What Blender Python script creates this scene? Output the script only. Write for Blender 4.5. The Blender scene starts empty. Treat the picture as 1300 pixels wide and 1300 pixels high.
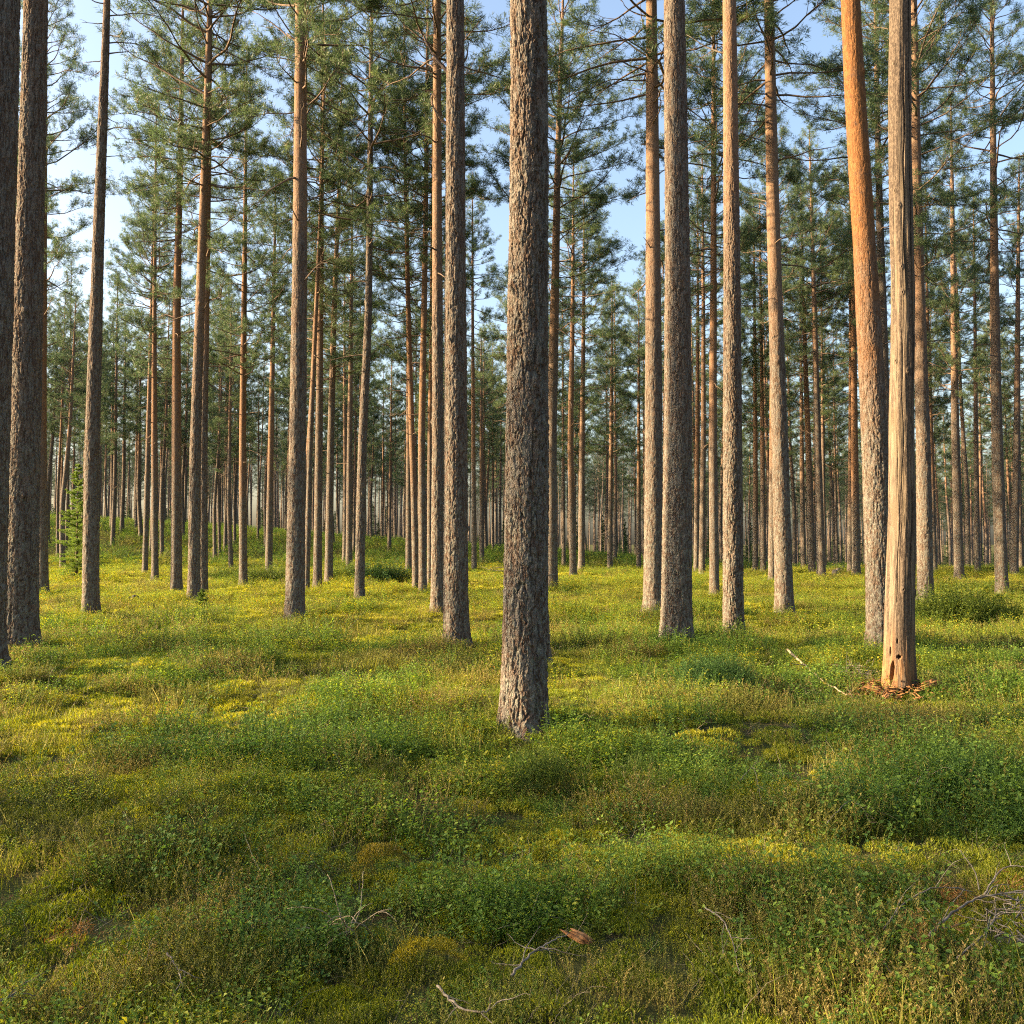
import bpy, math, random
import numpy as np
from mathutils import Vector, Matrix, Euler

random.seed(7)
RNG = np.random.default_rng(7)
SC = bpy.context.scene
COL = SC.collection
R = math.radians

# ------------------------------------------------------------------ camera
FPX = 1149.0            # focal length in photo pixels (photo is 1300 wide)
CAM_Z = 1.6
PITCH = math.atan(40 / FPX)
cam_d = bpy.data.cameras.new('camera')
cam = bpy.data.objects.new('camera', cam_d)
COL.objects.link(cam)
cam.location = (0, 0, CAM_Z)
cam.rotation_euler = (R(90) + PITCH, 0, 0)
cam_d.sensor_width = 36
cam_d.lens = 36 * FPX / 1300
cam_d.clip_start = 0.05
cam_d.clip_end = 4000
SC.camera = cam


def ray(px, py):
    """unit-depth ray (x, y=1, z) through a photo pixel"""
    a, b = (px - 650) / FPX, (650 - py) / FPX
    c, s = math.cos(PITCH), math.sin(PITCH)
    y = c - b * s
    z = s + b * c
    return a / y, z / y


def at(px, py, d):
    rx, rz = ray(px, py)
    return Vector((rx * d, d, CAM_Z + rz * d))


# ------------------------------------------------------------------ numpy noise
def _hash(ix, iy, iz, k=0):
    h = (ix.astype(np.int64) * 374761393 + iy.astype(np.int64) * 668265263 +
         iz.astype(np.int64) * 2147483647 + k * 974634777) & 0xffffffff
    h = ((h ^ (h >> 13)) * 1274126177) & 0xffffffff
    h = ((h ^ (h >> 16)) * 2246822519) & 0xffffffff
    return ((h ^ (h >> 15)) & 0xffffff) / float(0xffffff)


def vnoise(x, y, z=None, k=0):
    x = np.asarray(x, float); y = np.asarray(y, float)
    z = np.zeros_like(x) if z is None else np.asarray(z, float)
    x0, y0, z0 = np.floor(x), np.floor(y), np.floor(z)
    fx, fy, fz = x - x0, y - y0, z - z0
    fx, fy, fz = [f * f * (3 - 2 * f) for f in (fx, fy, fz)]
    r = 0
    for dx in (0, 1):
        for dy in (0, 1):
            for dz in (0, 1):
                w = (fx if dx else 1 - fx) * (fy if dy else 1 - fy) * (fz if dz else 1 - fz)
                r = r + w * _hash(x0 + dx, y0 + dy, z0 + dz, k)
    return r


def fbm(x, y, z=None, k=0, o=3):
    r, a, s, t = 0, 1.0, 1.0, 0
    for i in range(o):
        r = r + a * vnoise(np.asarray(x) * s, np.asarray(y) * s, None if z is None else np.asarray(z) * s, k + i)
        t += a; a *= .5; s *= 2.03
    return r / t


def worley(p, k=0):
    """F1, F2 and cell value of 3-D cell noise"""
    c = np.floor(p)
    f1 = np.full(len(p), 9.0); f2 = np.full(len(p), 9.0); cv = np.zeros(len(p))
    for dx in (-1, 0, 1):
        for dy in (-1, 0, 1):
            for dz in (-1, 0, 1):
                q = c + np.array((dx, dy, dz))
                o = np.stack([_hash(q[:, 0], q[:, 1], q[:, 2], k + j) for j in range(3)], 1)
                d = np.sqrt((((q + o) - p) ** 2).sum(1))
                v = _hash(q[:, 0], q[:, 1], q[:, 2], k + 7)
                m = d < f1
                f2 = np.where(m, f1, np.minimum(f2, d))
                cv = np.where(m, v, cv)
                f1 = np.where(m, d, f1)
    return f1, f2, cv


def sstep(a, b, x):
    t = np.clip((np.asarray(x, float) - a) / (b - a), 0, 1)
    return t * t * (3 - 2 * t)


# ------------------------------------------------------------------ terrain
MOUNDS = []


def terrain(x, y):
    x = np.asarray(x, float); y = np.asarray(y, float)
    near = 1 - sstep(60, 110, y)
    z = -0.13 + near * (0.34 * (fbm(x / 7.0, y / 6.0, k=3) - .5) + 0.22 * (fbm(x / 1.9, y / 1.4, k=9, o=2) - .5) + 0.07 * (fbm(x / .6, y / .5, k=14, o=2) - .5) * (1 - sstep(14, 30, y)))
    z = z * sstep(-3, 4, y) + -0.13 * (1 - sstep(-3, 4, y))
    far = sstep(50, 96, y)
    slope = np.clip(0.75 - 0.072 * x, -2.2, 4.2)
    z = z + far * slope * (1 - 0.6 * sstep(180, 500, y))
    z = z - 0.42 * np.exp(-((y - 57) / 5.0) ** 2)
    z = z + 0.22 * np.exp(-((y - 49) / 5.0) ** 2)
    z = z + 0.9 * far * (fbm(x / 18.0, y / 15.0, k=21) - .5)
    for mx, my, mr in MOUNDS:
        z = z + .08 * np.exp(-((x - mx) ** 2 + (y - my) ** 2) / (2 * (mr + .22) ** 2))
    return z


def tz(x, y):
    return float(terrain(np.array([x]), np.array([y]))[0])


def ground_at(px, py, lift=0.06):
    """point of the ground cover's top seen at a photo pixel"""
    rx, rz = ray(px, py)
    d = np.concatenate([np.linspace(1.5, 60, 2400), np.linspace(60, 140, 400)])
    h = CAM_Z + rz * d - (terrain(rx * d, d) + lift)
    i = np.argmax(h < 0) if (h < 0).any() else len(d) - 1
    dd = float(d[i])
    return rx * dd, dd


# ------------------------------------------------------------------ mesh builder
class MB:
    def __init__(s):
        s.v = []; s.f = []; s.n = 0; s.att = []

    def add(s, v, f, a=None):
        v = np.asarray(v, float)
        s.v.append(v); s.f.append(np.asarray(f, np.int64) + s.n)
        s.att.append(np.zeros(len(v)) if a is None else np.broadcast_to(np.asarray(a, float), (len(v),)))
        s.n += len(v)

    def tube(s, pts, rad, n=5, cap=True, a=0.0):
        p = np.asarray(pts, float); m = len(p)
        rad = np.broadcast_to(np.asarray(rad, float), (m,))
        t = np.gradient(p, axis=0); t /= np.linalg.norm(t, axis=1)[:, None] + 1e-9
        ref = np.array((0.31, 0.17, 0.93)) if abs(t[0][2]) < .8 else np.array((0.93, 0.2, 0.1))
        u = np.cross(t, ref); u /= np.linalg.norm(u, axis=1)[:, None] + 1e-9
        w = np.cross(t, u)
        th = np.arange(n) * 2 * np.pi / n
        ring = p[:, None] + rad[:, None, None] * (np.cos(th)[None, :, None] * u[:, None] + np.sin(th)[None, :, None] * w[:, None])
        v = ring.reshape(-1, 3)
        i = np.arange(m - 1)[:, None] * n; j = np.arange(n)[None, :]; k = (j + 1) % n
        q = np.stack([i + j, i + k, i + n + k, i + n + j], -1).reshape(-1, 4)
        f = [q[:, [0, 1, 2]], q[:, [0, 2, 3]]]
        if cap:
            v = np.vstack([v, p[0], p[-1]])
            j = np.arange(n); k = (j + 1) % n
            f.append(np.stack([np.full(n, m * n), k, j], 1))
            b = (m - 1) * n
            f.append(np.stack([np.full(n, m * n + 1), b + j, b + k], 1))
        s.add(v, np.vstack(f), a)

    def mesh(s, name, smooth=False, att=None):
        v = np.vstack(s.v); f = np.vstack(s.f)
        me = np_mesh(name, v, f, smooth)
        if att:
            a = me.attributes.new(att, 'FLOAT', 'POINT')
            a.data.foreach_set('value', np.concatenate(s.att).astype(np.float32))
        return me


def np_mesh(name, v, f, smooth=False):
    me = bpy.data.meshes.new(name)
    nf, k = f.shape
    me.vertices.add(len(v)); me.vertices.foreach_set('co', v.astype(np.float32).ravel())
    me.loops.add(nf * k); me.loops.foreach_set('vertex_index', f.astype(np.int32).ravel())
    me.polygons.add(nf)
    me.polygons.foreach_set('loop_start', np.arange(0, nf * k, k, dtype=np.int32))
    if smooth:
        me.polygons.foreach_set('use_smooth', np.ones(nf, bool))
    me.update(calc_edges=True)
    return me


def link(name, me, m=None, parent=None, loc=None):
    o = bpy.data.objects.new(name, me)
    COL.objects.link(o)
    if m is not None and not me.materials:
        me.materials.append(m)
    if parent is not None:
        o.parent = parent
    if loc is not None:
        o.location = loc
    return o


def tag(o, label=None, cat=None, group=None, kind=None):
    if label: o['label'] = label
    if cat: o['category'] = cat
    if group: o['group'] = group
    if kind: o['kind'] = kind
    return o


def empty(name, loc, label, cat, group=None):
    o = bpy.data.objects.new(name, None)
    o.empty_display_size = 0.2
    COL.objects.link(o)
    o.location = loc
    return tag(o, label, cat, group)


# ------------------------------------------------------------------ materials
class NT:
    def __init__(s, name):
        s.m = bpy.data.materials.new(name); s.m.use_nodes = True
        s.t = s.m.node_tree; s.t.nodes.clear()
        s.out = s.n('ShaderNodeOutputMaterial')

    def n(s, kind, **kw):
        nd = s.t.nodes.new(kind)
        for k, v in kw.items():
            if k.startswith('i_'):
                key = k[2:]
                key = int(key) if key.isdigit() else key.replace('_', ' ')
                s.set(nd, key, v)
            else:
                setattr(nd, k, v)
        return nd

    def set(s, nd, key, v):
        if isinstance(v, bpy.types.NodeSocket):
            s.t.links.new(v, nd.inputs[key])
        else:
            nd.inputs[key].default_value = v

    def math(s, op, a, b=0.0, clamp=False):
        nd = s.n('ShaderNodeMath', operation=op, use_clamp=clamp)
        s.set(nd, 0, a); s.set(nd, 1, b)
        return nd.outputs[0]

    def mix(s, f, a, b, bt='MIX'):
        nd = s.n('ShaderNodeMix', data_type='RGBA', blend_type=bt)
        s.set(nd, 0, f); s.set(nd, 6, a); s.set(nd, 7, b)
        return nd.outputs[2]

    def ramp(s, f, lo, hi, a=0.0, b=1.0):
        nd = s.n('ShaderNodeMapRange', interpolation_type='SMOOTHSTEP')
        s.set(nd, 0, f); s.set(nd, 1, lo); s.set(nd, 2, hi); s.set(nd, 3, a); s.set(nd, 4, b)
        return nd.outputs[0]

    def noise(s, vec, scale, detail=3.0, rough=.55, dist=0.0):
        nd = s.n('ShaderNodeTexNoise')
        s.set(nd, 'Vector', vec); s.set(nd, 'Scale', scale); s.set(nd, 'Detail', detail)
        s.set(nd, 'Roughness', rough); s.set(nd, 'Distortion', dist)
        return nd.outputs[0]

    def voro(s, vec, scale, feature='F1', out=0):
        nd = s.n('ShaderNodeTexVoronoi', feature=feature)
        s.set(nd, 'Vector', vec); s.set(nd, 'Scale', scale)
        return nd.outputs[out]

    def coords(s, sx=1, sy=1, sz=1, rnd=True):
        tc = s.n('ShaderNodeTexCoord')
        v = tc.outputs['Object']
        if rnd:
            oi = s.n('ShaderNodeObjectInfo')
            ad = s.n('ShaderNodeVectorMath', operation='ADD')
            mu = s.math('MULTIPLY', oi.outputs['Random'], 57.0)
            cb = s.n('ShaderNodeCombineXYZ'); s.set(cb, 0, mu); s.set(cb, 1, mu); s.set(cb, 2, mu)
            s.t.links.new(v, ad.inputs[0]); s.t.links.new(cb.outputs[0], ad.inputs[1])
            v2 = ad.outputs[0]
        else:
            v2 = v
        mp = s.n('ShaderNodeMapping'); s.t.links.new(v2, mp.inputs['Vector'])
        mp.inputs['Scale'].default_value = (sx, sy, sz)
        return mp.outputs[0], v

    def bsdf(s, col, rough=.85, spec=.2, normal=None, transl=0.0, tcol=None):
        p = s.n('ShaderNodeBsdfPrincipled')
        s.set(p, 'Base Color', col); s.set(p, 'Roughness', rough); s.set(p, 'Specular IOR Level', spec)
        if normal is not None: s.set(p, 'Normal', normal)
        sh = p.outputs[0]
        if transl:
            tr = s.n('ShaderNodeBsdfTranslucent'); s.set(tr, 'Color', tcol if tcol is not None else col)
            mx = s.n('ShaderNodeMixShader'); s.set(mx, 0, transl)
            s.t.links.new(sh, mx.inputs[1]); s.t.links.new(tr.outputs[0], mx.inputs[2])
            sh = mx.outputs[0]
        s.t.links.new(sh, s.out.inputs[0])
        return s.m

    def bump(s, h, strength=.6, dist=.01, normal=None):
        b = s.n('ShaderNodeBump'); s.set(b, 'Height', h); s.set(b, 'Strength', strength); s.set(b, 'Distance', dist)
        if normal is not None: s.set(b, 'Normal', normal)
        return b.outputs[0]


def c4(r, g, b):
    return (r, g, b, 1.0)


def bark_material():
    """pine bark: grey fissured plates low, thin red-brown flakes high; orange_from and orange_gain are set per trunk"""
    s = NT('pine_bark')
    raw0, raw = s.coords(1, 1, 1)

    def warp(sx, sy, sz, amp, sc):
        mp = s.n('ShaderNodeMapping'); s.t.links.new(raw0, mp.inputs['Vector']); mp.inputs['Scale'].default_value = (sx, sy, sz)
        nt = s.n('ShaderNodeTexNoise'); s.t.links.new(raw0, nt.inputs['Vector']); s.set(nt, 'Scale', sc); s.set(nt, 'Detail', 3.0)
        vm = s.n('ShaderNodeVectorMath', operation='MULTIPLY_ADD')
        s.t.links.new(nt.outputs['Color'], vm.inputs[0]); vm.inputs[1].default_value = (amp, amp, amp); s.t.links.new(mp.outputs[0], vm.inputs[2])
        return vm.outputs[0]
    vf = warp(1, 1, .75, 0, 1)
    v1 = warp(1, 1, .2, .035, 18.0)
    fi = s.math('ABSOLUTE', s.math('SUBTRACT', s.noise(v1, 15.0, 2.0, .5), .5))
    ridge = s.ramp(fi, 0.0, .07)
    v2 = warp(1, 1, .36, .022, 34.0)
    cell = s.n('ShaderNodeTexVoronoi', feature='F1'); s.set(cell, 'Vector', v2); s.set(cell, 'Scale', 46.0)
    edge = s.ramp(s.voro(v2, 46.0, 'DISTANCE_TO_EDGE'), .0, .12)
    cr = s.n('ShaderNodeSeparateColor'); s.t.links.new(cell.outputs['Color'], cr.inputs[0])
    fine = s.noise(vf, 110.0, 4.0, .7)
    big = s.noise(vf, 1.7, 3.0)
    mott = s.noise(vf, 9.0, 4.0, .65)
    grey = s.mix(cr.outputs[0], c4(.10, .09, .082), c4(.165, .148, .13))
    grey = s.mix(s.ramp(mott, .42, .66), grey, c4(.15, .105, .078))
    grey = s.mix(s.ramp(fine, .45, .75), grey, c4(.185, .168, .148))
    low = s.mix(ridge, c4(.095, .062, .046), grey)
    sp = s.n('ShaderNodeSeparateXYZ'); s.t.links.new(raw, sp.inputs[0])
    z = sp.outputs[2]
    lz = s.ramp(z, .3, 6.0, 1.0, .2)
    ln = s.ramp(s.noise(vf, 22.0, 5.0, .75), .50, .58)
    lich = s.math('MULTIPLY', s.math('MULTIPLY', ln, lz), .6)
    low = s.mix(lich, low, c4(.215, .23, .195))
    up = s.mix(cr.outputs[1], c4(.145, .088, .058), c4(.22, .14, .092))
    up = s.mix(s.ramp(mott, .45, .66), up, c4(.19, .135, .10))
    gold = s.mix(cr.outputs[1], c4(.135, .062, .027), c4(.225, .108, .046))
    gold = s.mix(s.ramp(mott, .5, .7), gold, c4(.125, .07, .042))
    og = s.n('ShaderNodeAttribute', attribute_type='OBJECT', attribute_name='orange_gain')
    up = s.mix(og.outputs['Fac'], up, gold)
    at_ = s.n('ShaderNodeAttribute', attribute_type='OBJECT', attribute_name='orange_from')
    zz = s.math('SUBTRACT', z, at_.outputs['Fac'])
    zz = s.math('ADD', zz, s.math('MULTIPLY', s.math('SUBTRACT', big, .5), 5.0))
    t = s.ramp(zz, -1.8, 2.4)
    col = s.mix(t, low, up)
    h = s.math('ADD', s.math('MULTIPLY', s.math('ADD', ridge, s.math('MULTIPLY', s.math('MULTIPLY', edge, s.math('ADD', cr.outputs[2], .4)), .7)), s.ramp(zz, -1.0, 2.5, 1.0, .28)),
               s.math('MULTIPLY', fine, .3))
    return s.bsdf(col, .92, .1, s.bump(h, .8, .014))


def dead_wood_material():
    """bare grey-gold wood with long grain, rotten orange foot, rests of bark (attribute 'bark')"""
    s = NT('dead_wood')
    v, raw = s.coords(1, 1, .10)
    g = s.noise(v, 30.0, 6.0, .7, .6)
    v2, _ = s.coords(1, 1, .4)
    blot = s.noise(v2, 5.0, 4.0, .6)
    col = s.mix(s.ramp(g, .35, .68), c4(.09, .068, .05), c4(.205, .158, .112))
    col = s.mix(s.ramp(blot, .48, .62), col, c4(.13, .098, .065))
    sp = s.n('ShaderNodeSeparateXYZ'); s.t.links.new(raw, sp.inputs[0])
    rot = s.ramp(s.math('ADD', sp.outputs[2], s.math('MULTIPLY', s.math('SUBTRACT', blot, .5), .9)), .15, .95, 1.0, 0.0)
    col = s.mix(s.math('MULTIPLY', rot, .8), col, s.mix(s.ramp(g, .4, .65), c4(.15, .065, .025), c4(.30, .155, .06)))
    ba = s.n('ShaderNodeAttribute', attribute_name='bark')
    fine = s.noise(v2, 60.0, 4.0, .65)
    col = s.mix(ba.outputs['Fac'], col, s.mix(s.ramp(fine, .4, .65), c4(.05, .036, .027), c4(.13, .098, .072)))
    h = s.math('ADD', g, s.math('MULTIPLY', s.math('MULTIPLY', fine, ba.outputs['Fac']), 1.5))
    return s.bsdf(col, .8, .2, s.bump(h, .7, .008))


def twig_material(name, a, b, scale=30):
    s = NT(name)
    v, _ = s.coords()
    return s.bsdf(s.mix(s.ramp(s.noise(v, scale, 3.0), .35, .65), a, b), .9, .1)


def leaf_material(name, dark, mid, light, transl=.35, dry=None, spec=.25, rough=.55, inst=False, tc=1.25):
    """leaf colour from the vertex value 'var' plus the value 'tint' of the instance it stands in"""
    s = NT(name)
    a = s.n('ShaderNodeAttribute', attribute_name='var')
    f = a.outputs['Fac']
    if inst:
        ti = s.n('ShaderNodeAttribute', attribute_type='INSTANCER', attribute_name='tint')
        f = s.math('ADD', s.math('MULTIPLY', f, .55), s.math('MULTIPLY', ti.outputs['Fac'], .55))
    else:
        oi = s.n('ShaderNodeObjectInfo')
        f = s.math('ADD', s.math('MULTIPLY', f, .75), s.math('MULTIPLY', oi.outputs['Random'], .25))
    col = s.mix(s.ramp(f, .05, .55), dark, mid)
    col = s.mix(s.ramp(f, .5, 1.0), col, light)
    if dry is not None:
        col = s.mix(s.ramp(f, dry[1], dry[1] + .04), col, dry[0])
    g = s.n('ShaderNodeHueSaturation'); s.set(g, 'Value', tc); s.set(g, 'Saturation', 1.1); s.set(g, 'Color', col)
    return s.bsdf(col, rough, spec, None, transl, g.outputs[0])


BARK = bark_material()
DEADWOOD = dead_wood_material()
LIMB = twig_material('pine_limb_bark', c4(.10, .075, .06), c4(.18, .13, .10), 14)
DEADTWIG = twig_material('grey_dead_twig', c4(.10, .085, .07), c4(.21, .185, .155), 25)
PALETWIG = twig_material('pale_dry_stem', c4(.20, .155, .095), c4(.36, .29, .19), 25)
ROTWOOD = twig_material('rotten_wood', c4(.13, .06, .025), c4(.30, .16, .07), 22)
NEEDLE = leaf_material('pine_needles', c4(.044, .078, .042), c4(.084, .13, .06), c4(.155, .19, .07), .36, spec=.3, rough=.5)
SPRUCE = leaf_material('young_spruce_needles', c4(.085, .14, .025), c4(.14, .21, .035), c4(.23, .29, .05), .38)
DRYNEEDLE = leaf_material('dry_brown_needles', c4(.11, .055, .02), c4(.20, .10, .03), c4(.33, .18, .05), .3)


def floor_material():
    s = NT('moss_and_litter')
    v, _ = s.coords(rnd=False)
    a = s.noise(v, .8, 4.0, .6); b = s.noise(v, 9.0, 4.0, .65); c = s.noise(v, 60.0, 3.0, .7)
    col = s.mix(s.ramp(a, .4, .62), c4(.05, .06, .02), c4(.09, .09, .03))
    col = s.mix(s.ramp(b, .52, .66), col, c4(.11, .07, .035))
    col = s.mix(s.ramp(c, .45, .7), col, c4(.06, .06, .02))
    h = s.math('ADD', b, s.math('MULTIPLY', c, .5))
    return s.bsdf(col, .95, .05, s.bump(h, .8, .06))


# ------------------------------------------------------------------ ground sheet
def build_floor():
    ys = np.concatenate([np.linspace(-30, -2, 15), np.linspace(-1.7, 12, 140), np.linspace(12.15, 40, 180)[1:],
                         np.linspace(40.3, 110, 180)[1:], np.array([115, 122, 131, 142, 156, 175, 200, 240, 300, 400, 600, 1000, 1700, 2600])])
    us = np.concatenate([-np.geomspace(.02, 1, 110)[::-1], [0], np.geomspace(.02, 1, 110)])
    # x spread: fine in the middle, out to the horizon at the edges
    Y, U = np.meshgrid(ys, us, indexing='ij')
    W = 18 + np.abs(Y) * .9
    core = np.clip(np.abs(U) / .55, 0, 1) ** 1.3 * W
    tail = np.clip((np.abs(U) - .55) / .45, 0, 1) ** 3 * 2600
    X = np.sign(U) * (core + tail)
    Z = terrain(X, Y) - 0.9 * sstep(250, 900, np.hypot(X, Y))
    v = np.stack([X, Y, Z], -1).reshape(-1, 3)
    m = len(us)
    i = np.arange(len(ys) - 1)[:, None] * m; j = np.arange(m - 1)[None]
    f = np.stack([i + j, i + j + 1, i + m + j + 1, i + m + j], -1).reshape(-1, 4)
    o = link('ground', np_mesh('ground', v, f, True), floor_material())
    tag(o, 'mossy forest floor rolling away beneath the pines', 'ground', kind='structure')



# ------------------------------------------------------------------ trunk geometry
def interp_path(P, z):
    P = np.asarray(P, float)
    zs = P[:, 2]
    x = np.interp(z, zs, P[:, 0]); y = np.interp(z, zs, P[:, 1])
    # straight on above the last point
    if len(P) > 1:
        d = (P[-1] - P[-2]) / max(P[-1, 2] - P[-2, 2], 1e-3)
        over = np.clip(z - zs[-1], 0, None)
        k = .35
        x = x + over * d[0] * k; y = y + over * d[1] * k
    return x, y


def smooth_path(P, H):
    """dense smooth version of a sparse path (local to the base)"""
    z = np.linspace(-.35, H, 120)
    x, y = interp_path(P, z)
    ker = np.hanning(27); ker /= ker.sum()
    pad = 13
    xe = np.concatenate([2 * x[0] - x[pad:0:-1], x, 2 * x[-1] - x[-2:-pad - 2:-1]])
    ye = np.concatenate([2 * y[0] - y[pad:0:-1], y, 2 * y[-1] - y[-2:-pad - 2:-1]])
    return z, np.convolve(xe, ker, 'valid'), np.convolve(ye, ker, 'valid')


def trunk_mesh(P, H, r0, nth, dz_near, z_near, seed, disp=0.0, flare=.38, top=.012, knots=6, orange=7):
    pz, pxs, pys = smooth_path(P, H)
    z = np.concatenate([np.arange(-.35, z_near, dz_near), np.linspace(z_near, H, 26)])
    x = np.interp(z, pz, pxs); y = np.interp(z, pz, pys)
    zz = np.clip(z, 0, None)
    r = r0 * np.clip(1 - zz / H, 0, 1) ** .68 + top
    th = np.arange(nth) * 2 * np.pi / nth
    Z, T = np.meshgrid(z, th, indexing='ij')
    RR = np.repeat(r[:, None], nth, 1)
    fl = flare * np.exp(-np.clip(Z + .05, 0, None) / .22)
    lob = 1 + .45 * np.sin(T * 3 + seed) + .3 * np.sin(T * 5 + seed * 2.3)
    RR = RR * (1 + fl * lob)
    RR = RR * (1 + .05 * (fbm(np.cos(T) * .9 + seed * 3.1, np.sin(T) * .9, Z * .8, k=4) - .5) * 2)
    if disp:
        q = np.stack([np.cos(T) * r0, np.sin(T) * r0, Z], -1).reshape(-1, 3) + seed * 1.37
        w = np.stack([fbm(q[:, 0] * 20, q[:, 1] * 20, q[:, 2] * 13, k=31 + 5 * i, o=3) - .5 for i in range(3)], 1)
        qa = q + w * np.array((.045, .045, .09))
        n1 = np.abs(fbm(qa[:, 0] * 17, qa[:, 1] * 17, qa[:, 2] * 2.6, k=41, o=2) - .5)
        n2 = np.abs(fbm(qa[:, 0] * 27, qa[:, 1] * 27, qa[:, 2] * 6.5, k=47, o=2) - .5)
        qb = (q + w * np.array((.03, .03, .05))) * np.array((58, 58, 21.0))
        f1, f2, cv = worley(qb, 5)
        h = .62 * sstep(0, .085, n1) + .28 * sstep(0, .07, n2) + .42 * cv * sstep(.0, .22, f2 - f1)
        h = h + .22 * (fbm(q[:, 0] * 95, q[:, 1] * 95, q[:, 2] * 60, k=77, o=2) - .5)
        fade = (1 - .72 * sstep(orange - 1.5, orange + 2, Z)).reshape(-1)
        RR = RR + ((h - .85) * disp * fade).reshape(RR.shape)
    rnd = np.random.default_rng(int(seed * 1000) % 99991)
    for _ in range(knots):
        kz, kt = rnd.uniform(1.0, H * .55), rnd.uniform(0, 6.28)
        dt = np.angle(np.exp(1j * (T - kt)))
        g = np.exp(-((dt * r0) ** 2 + (Z - kz) ** 2) / (2 * .035 ** 2))
        RR = RR + g * .03
    X = x[:, None] + RR * np.cos(T); Y = y[:, None] + RR * np.sin(T)
    v = np.stack([X, Y, Z], -1).reshape(-1, 3)
    n = len(z); i = np.arange(n - 1)[:, None] * nth; j = np.arange(nth)[None]; k = (j + 1) % nth
    f = np.stack([i + j, i + k, i + nth + k, i + nth + j], -1).reshape(-1, 4)
    return np_mesh('trunk', v, f, True), (pz, pxs, pys)


# ------------------------------------------------------------------ branches and crowns
def unit(v):
    return v / (np.linalg.norm(v) + 1e-9)


def branch_path(p0, d0, L, n, rnd, up=0.0, wob=.12):
    p = [np.array(p0, float)]; d = unit(np.array(d0, float))
    for i in range(n):
        d = unit(d + rnd.normal(0, wob, 3) + np.array((0, 0, up)))
        p.append(p[-1] + d * L / n)
    return np.array(p), d


class Needles:
    """collects shoots; each becomes a brush of needle-bundle triangles"""
    def __init__(s):
        s.p = []; s.d = []; s.s = []

    def add(s, p, d, size=1.0):
        s.p.append(p); s.d.append(d); s.s.append(size)

    def build(s, mb, rnd, per=9, length=.085, width=.016, spread=.85, var_lo=0.0, shoot=.12):
        P = np.array(s.p); D = np.array(s.d); S = np.array(s.s)
        D /= np.linalg.norm(D, axis=1)[:, None] + 1e-9
        n = len(P)
        base_var = rnd.random(n)
        P = np.repeat(P, per, 0); D = np.repeat(D, per, 0); S = np.repeat(S, per)[:, None]
        var = np.clip(np.repeat(base_var, per) * .7 + rnd.random(n * per) * .3, 0, 1)
        rv = rnd.normal(size=(n * per, 3)); rv -= (rv * D).sum(1)[:, None] * D
        rv /= np.linalg.norm(rv, axis=1)[:, None] + 1e-9
        fwd = rnd.uniform(.25, .8, (n * per, 1))
        nd = D * fwd + rv * spread; nd /= np.linalg.norm(nd, axis=1)[:, None]
        b = P - D * rnd.uniform(0, shoot, (n * per, 1)) * S
        tip = b + nd * length * S * rnd.uniform(.75, 1.2, (n * per, 1))
        side = np.cross(nd, rnd.normal(size=(n * per, 3))); side /= np.linalg.norm(side, axis=1)[:, None] + 1e-9
        mid = b + (tip - b) * .45
        w = width * S * .5
        v = np.stack([b, mid + side * w, tip, mid - side * w], 1).reshape(-1, 3)
        i = np.arange(n * per)[:, None] * 4
        f = np.vstack([np.hstack([i, i + 1, i + 2]), np.hstack([i, i + 2, i + 3])])
        mb.add(v, f, np.repeat(var_lo + var * (1 - var_lo), 4))


def join_wood(limbs, leaves, m):
    """limbs and needles of one crown in one mesh with two materials"""
    nl = sum(len(f) for f in limbs.f)
    limbs.add(np.vstack(leaves.v), np.vstack(leaves.f), np.concatenate(leaves.att))
    me = limbs.mesh('crown', att='var')
    me.materials.append(LIMB); me.materials.append(m)
    mi = np.ones(len(me.polygons), np.int32); mi[:nl] = 0
    me.polygons.foreach_set('material_index', mi)
    return me


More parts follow.
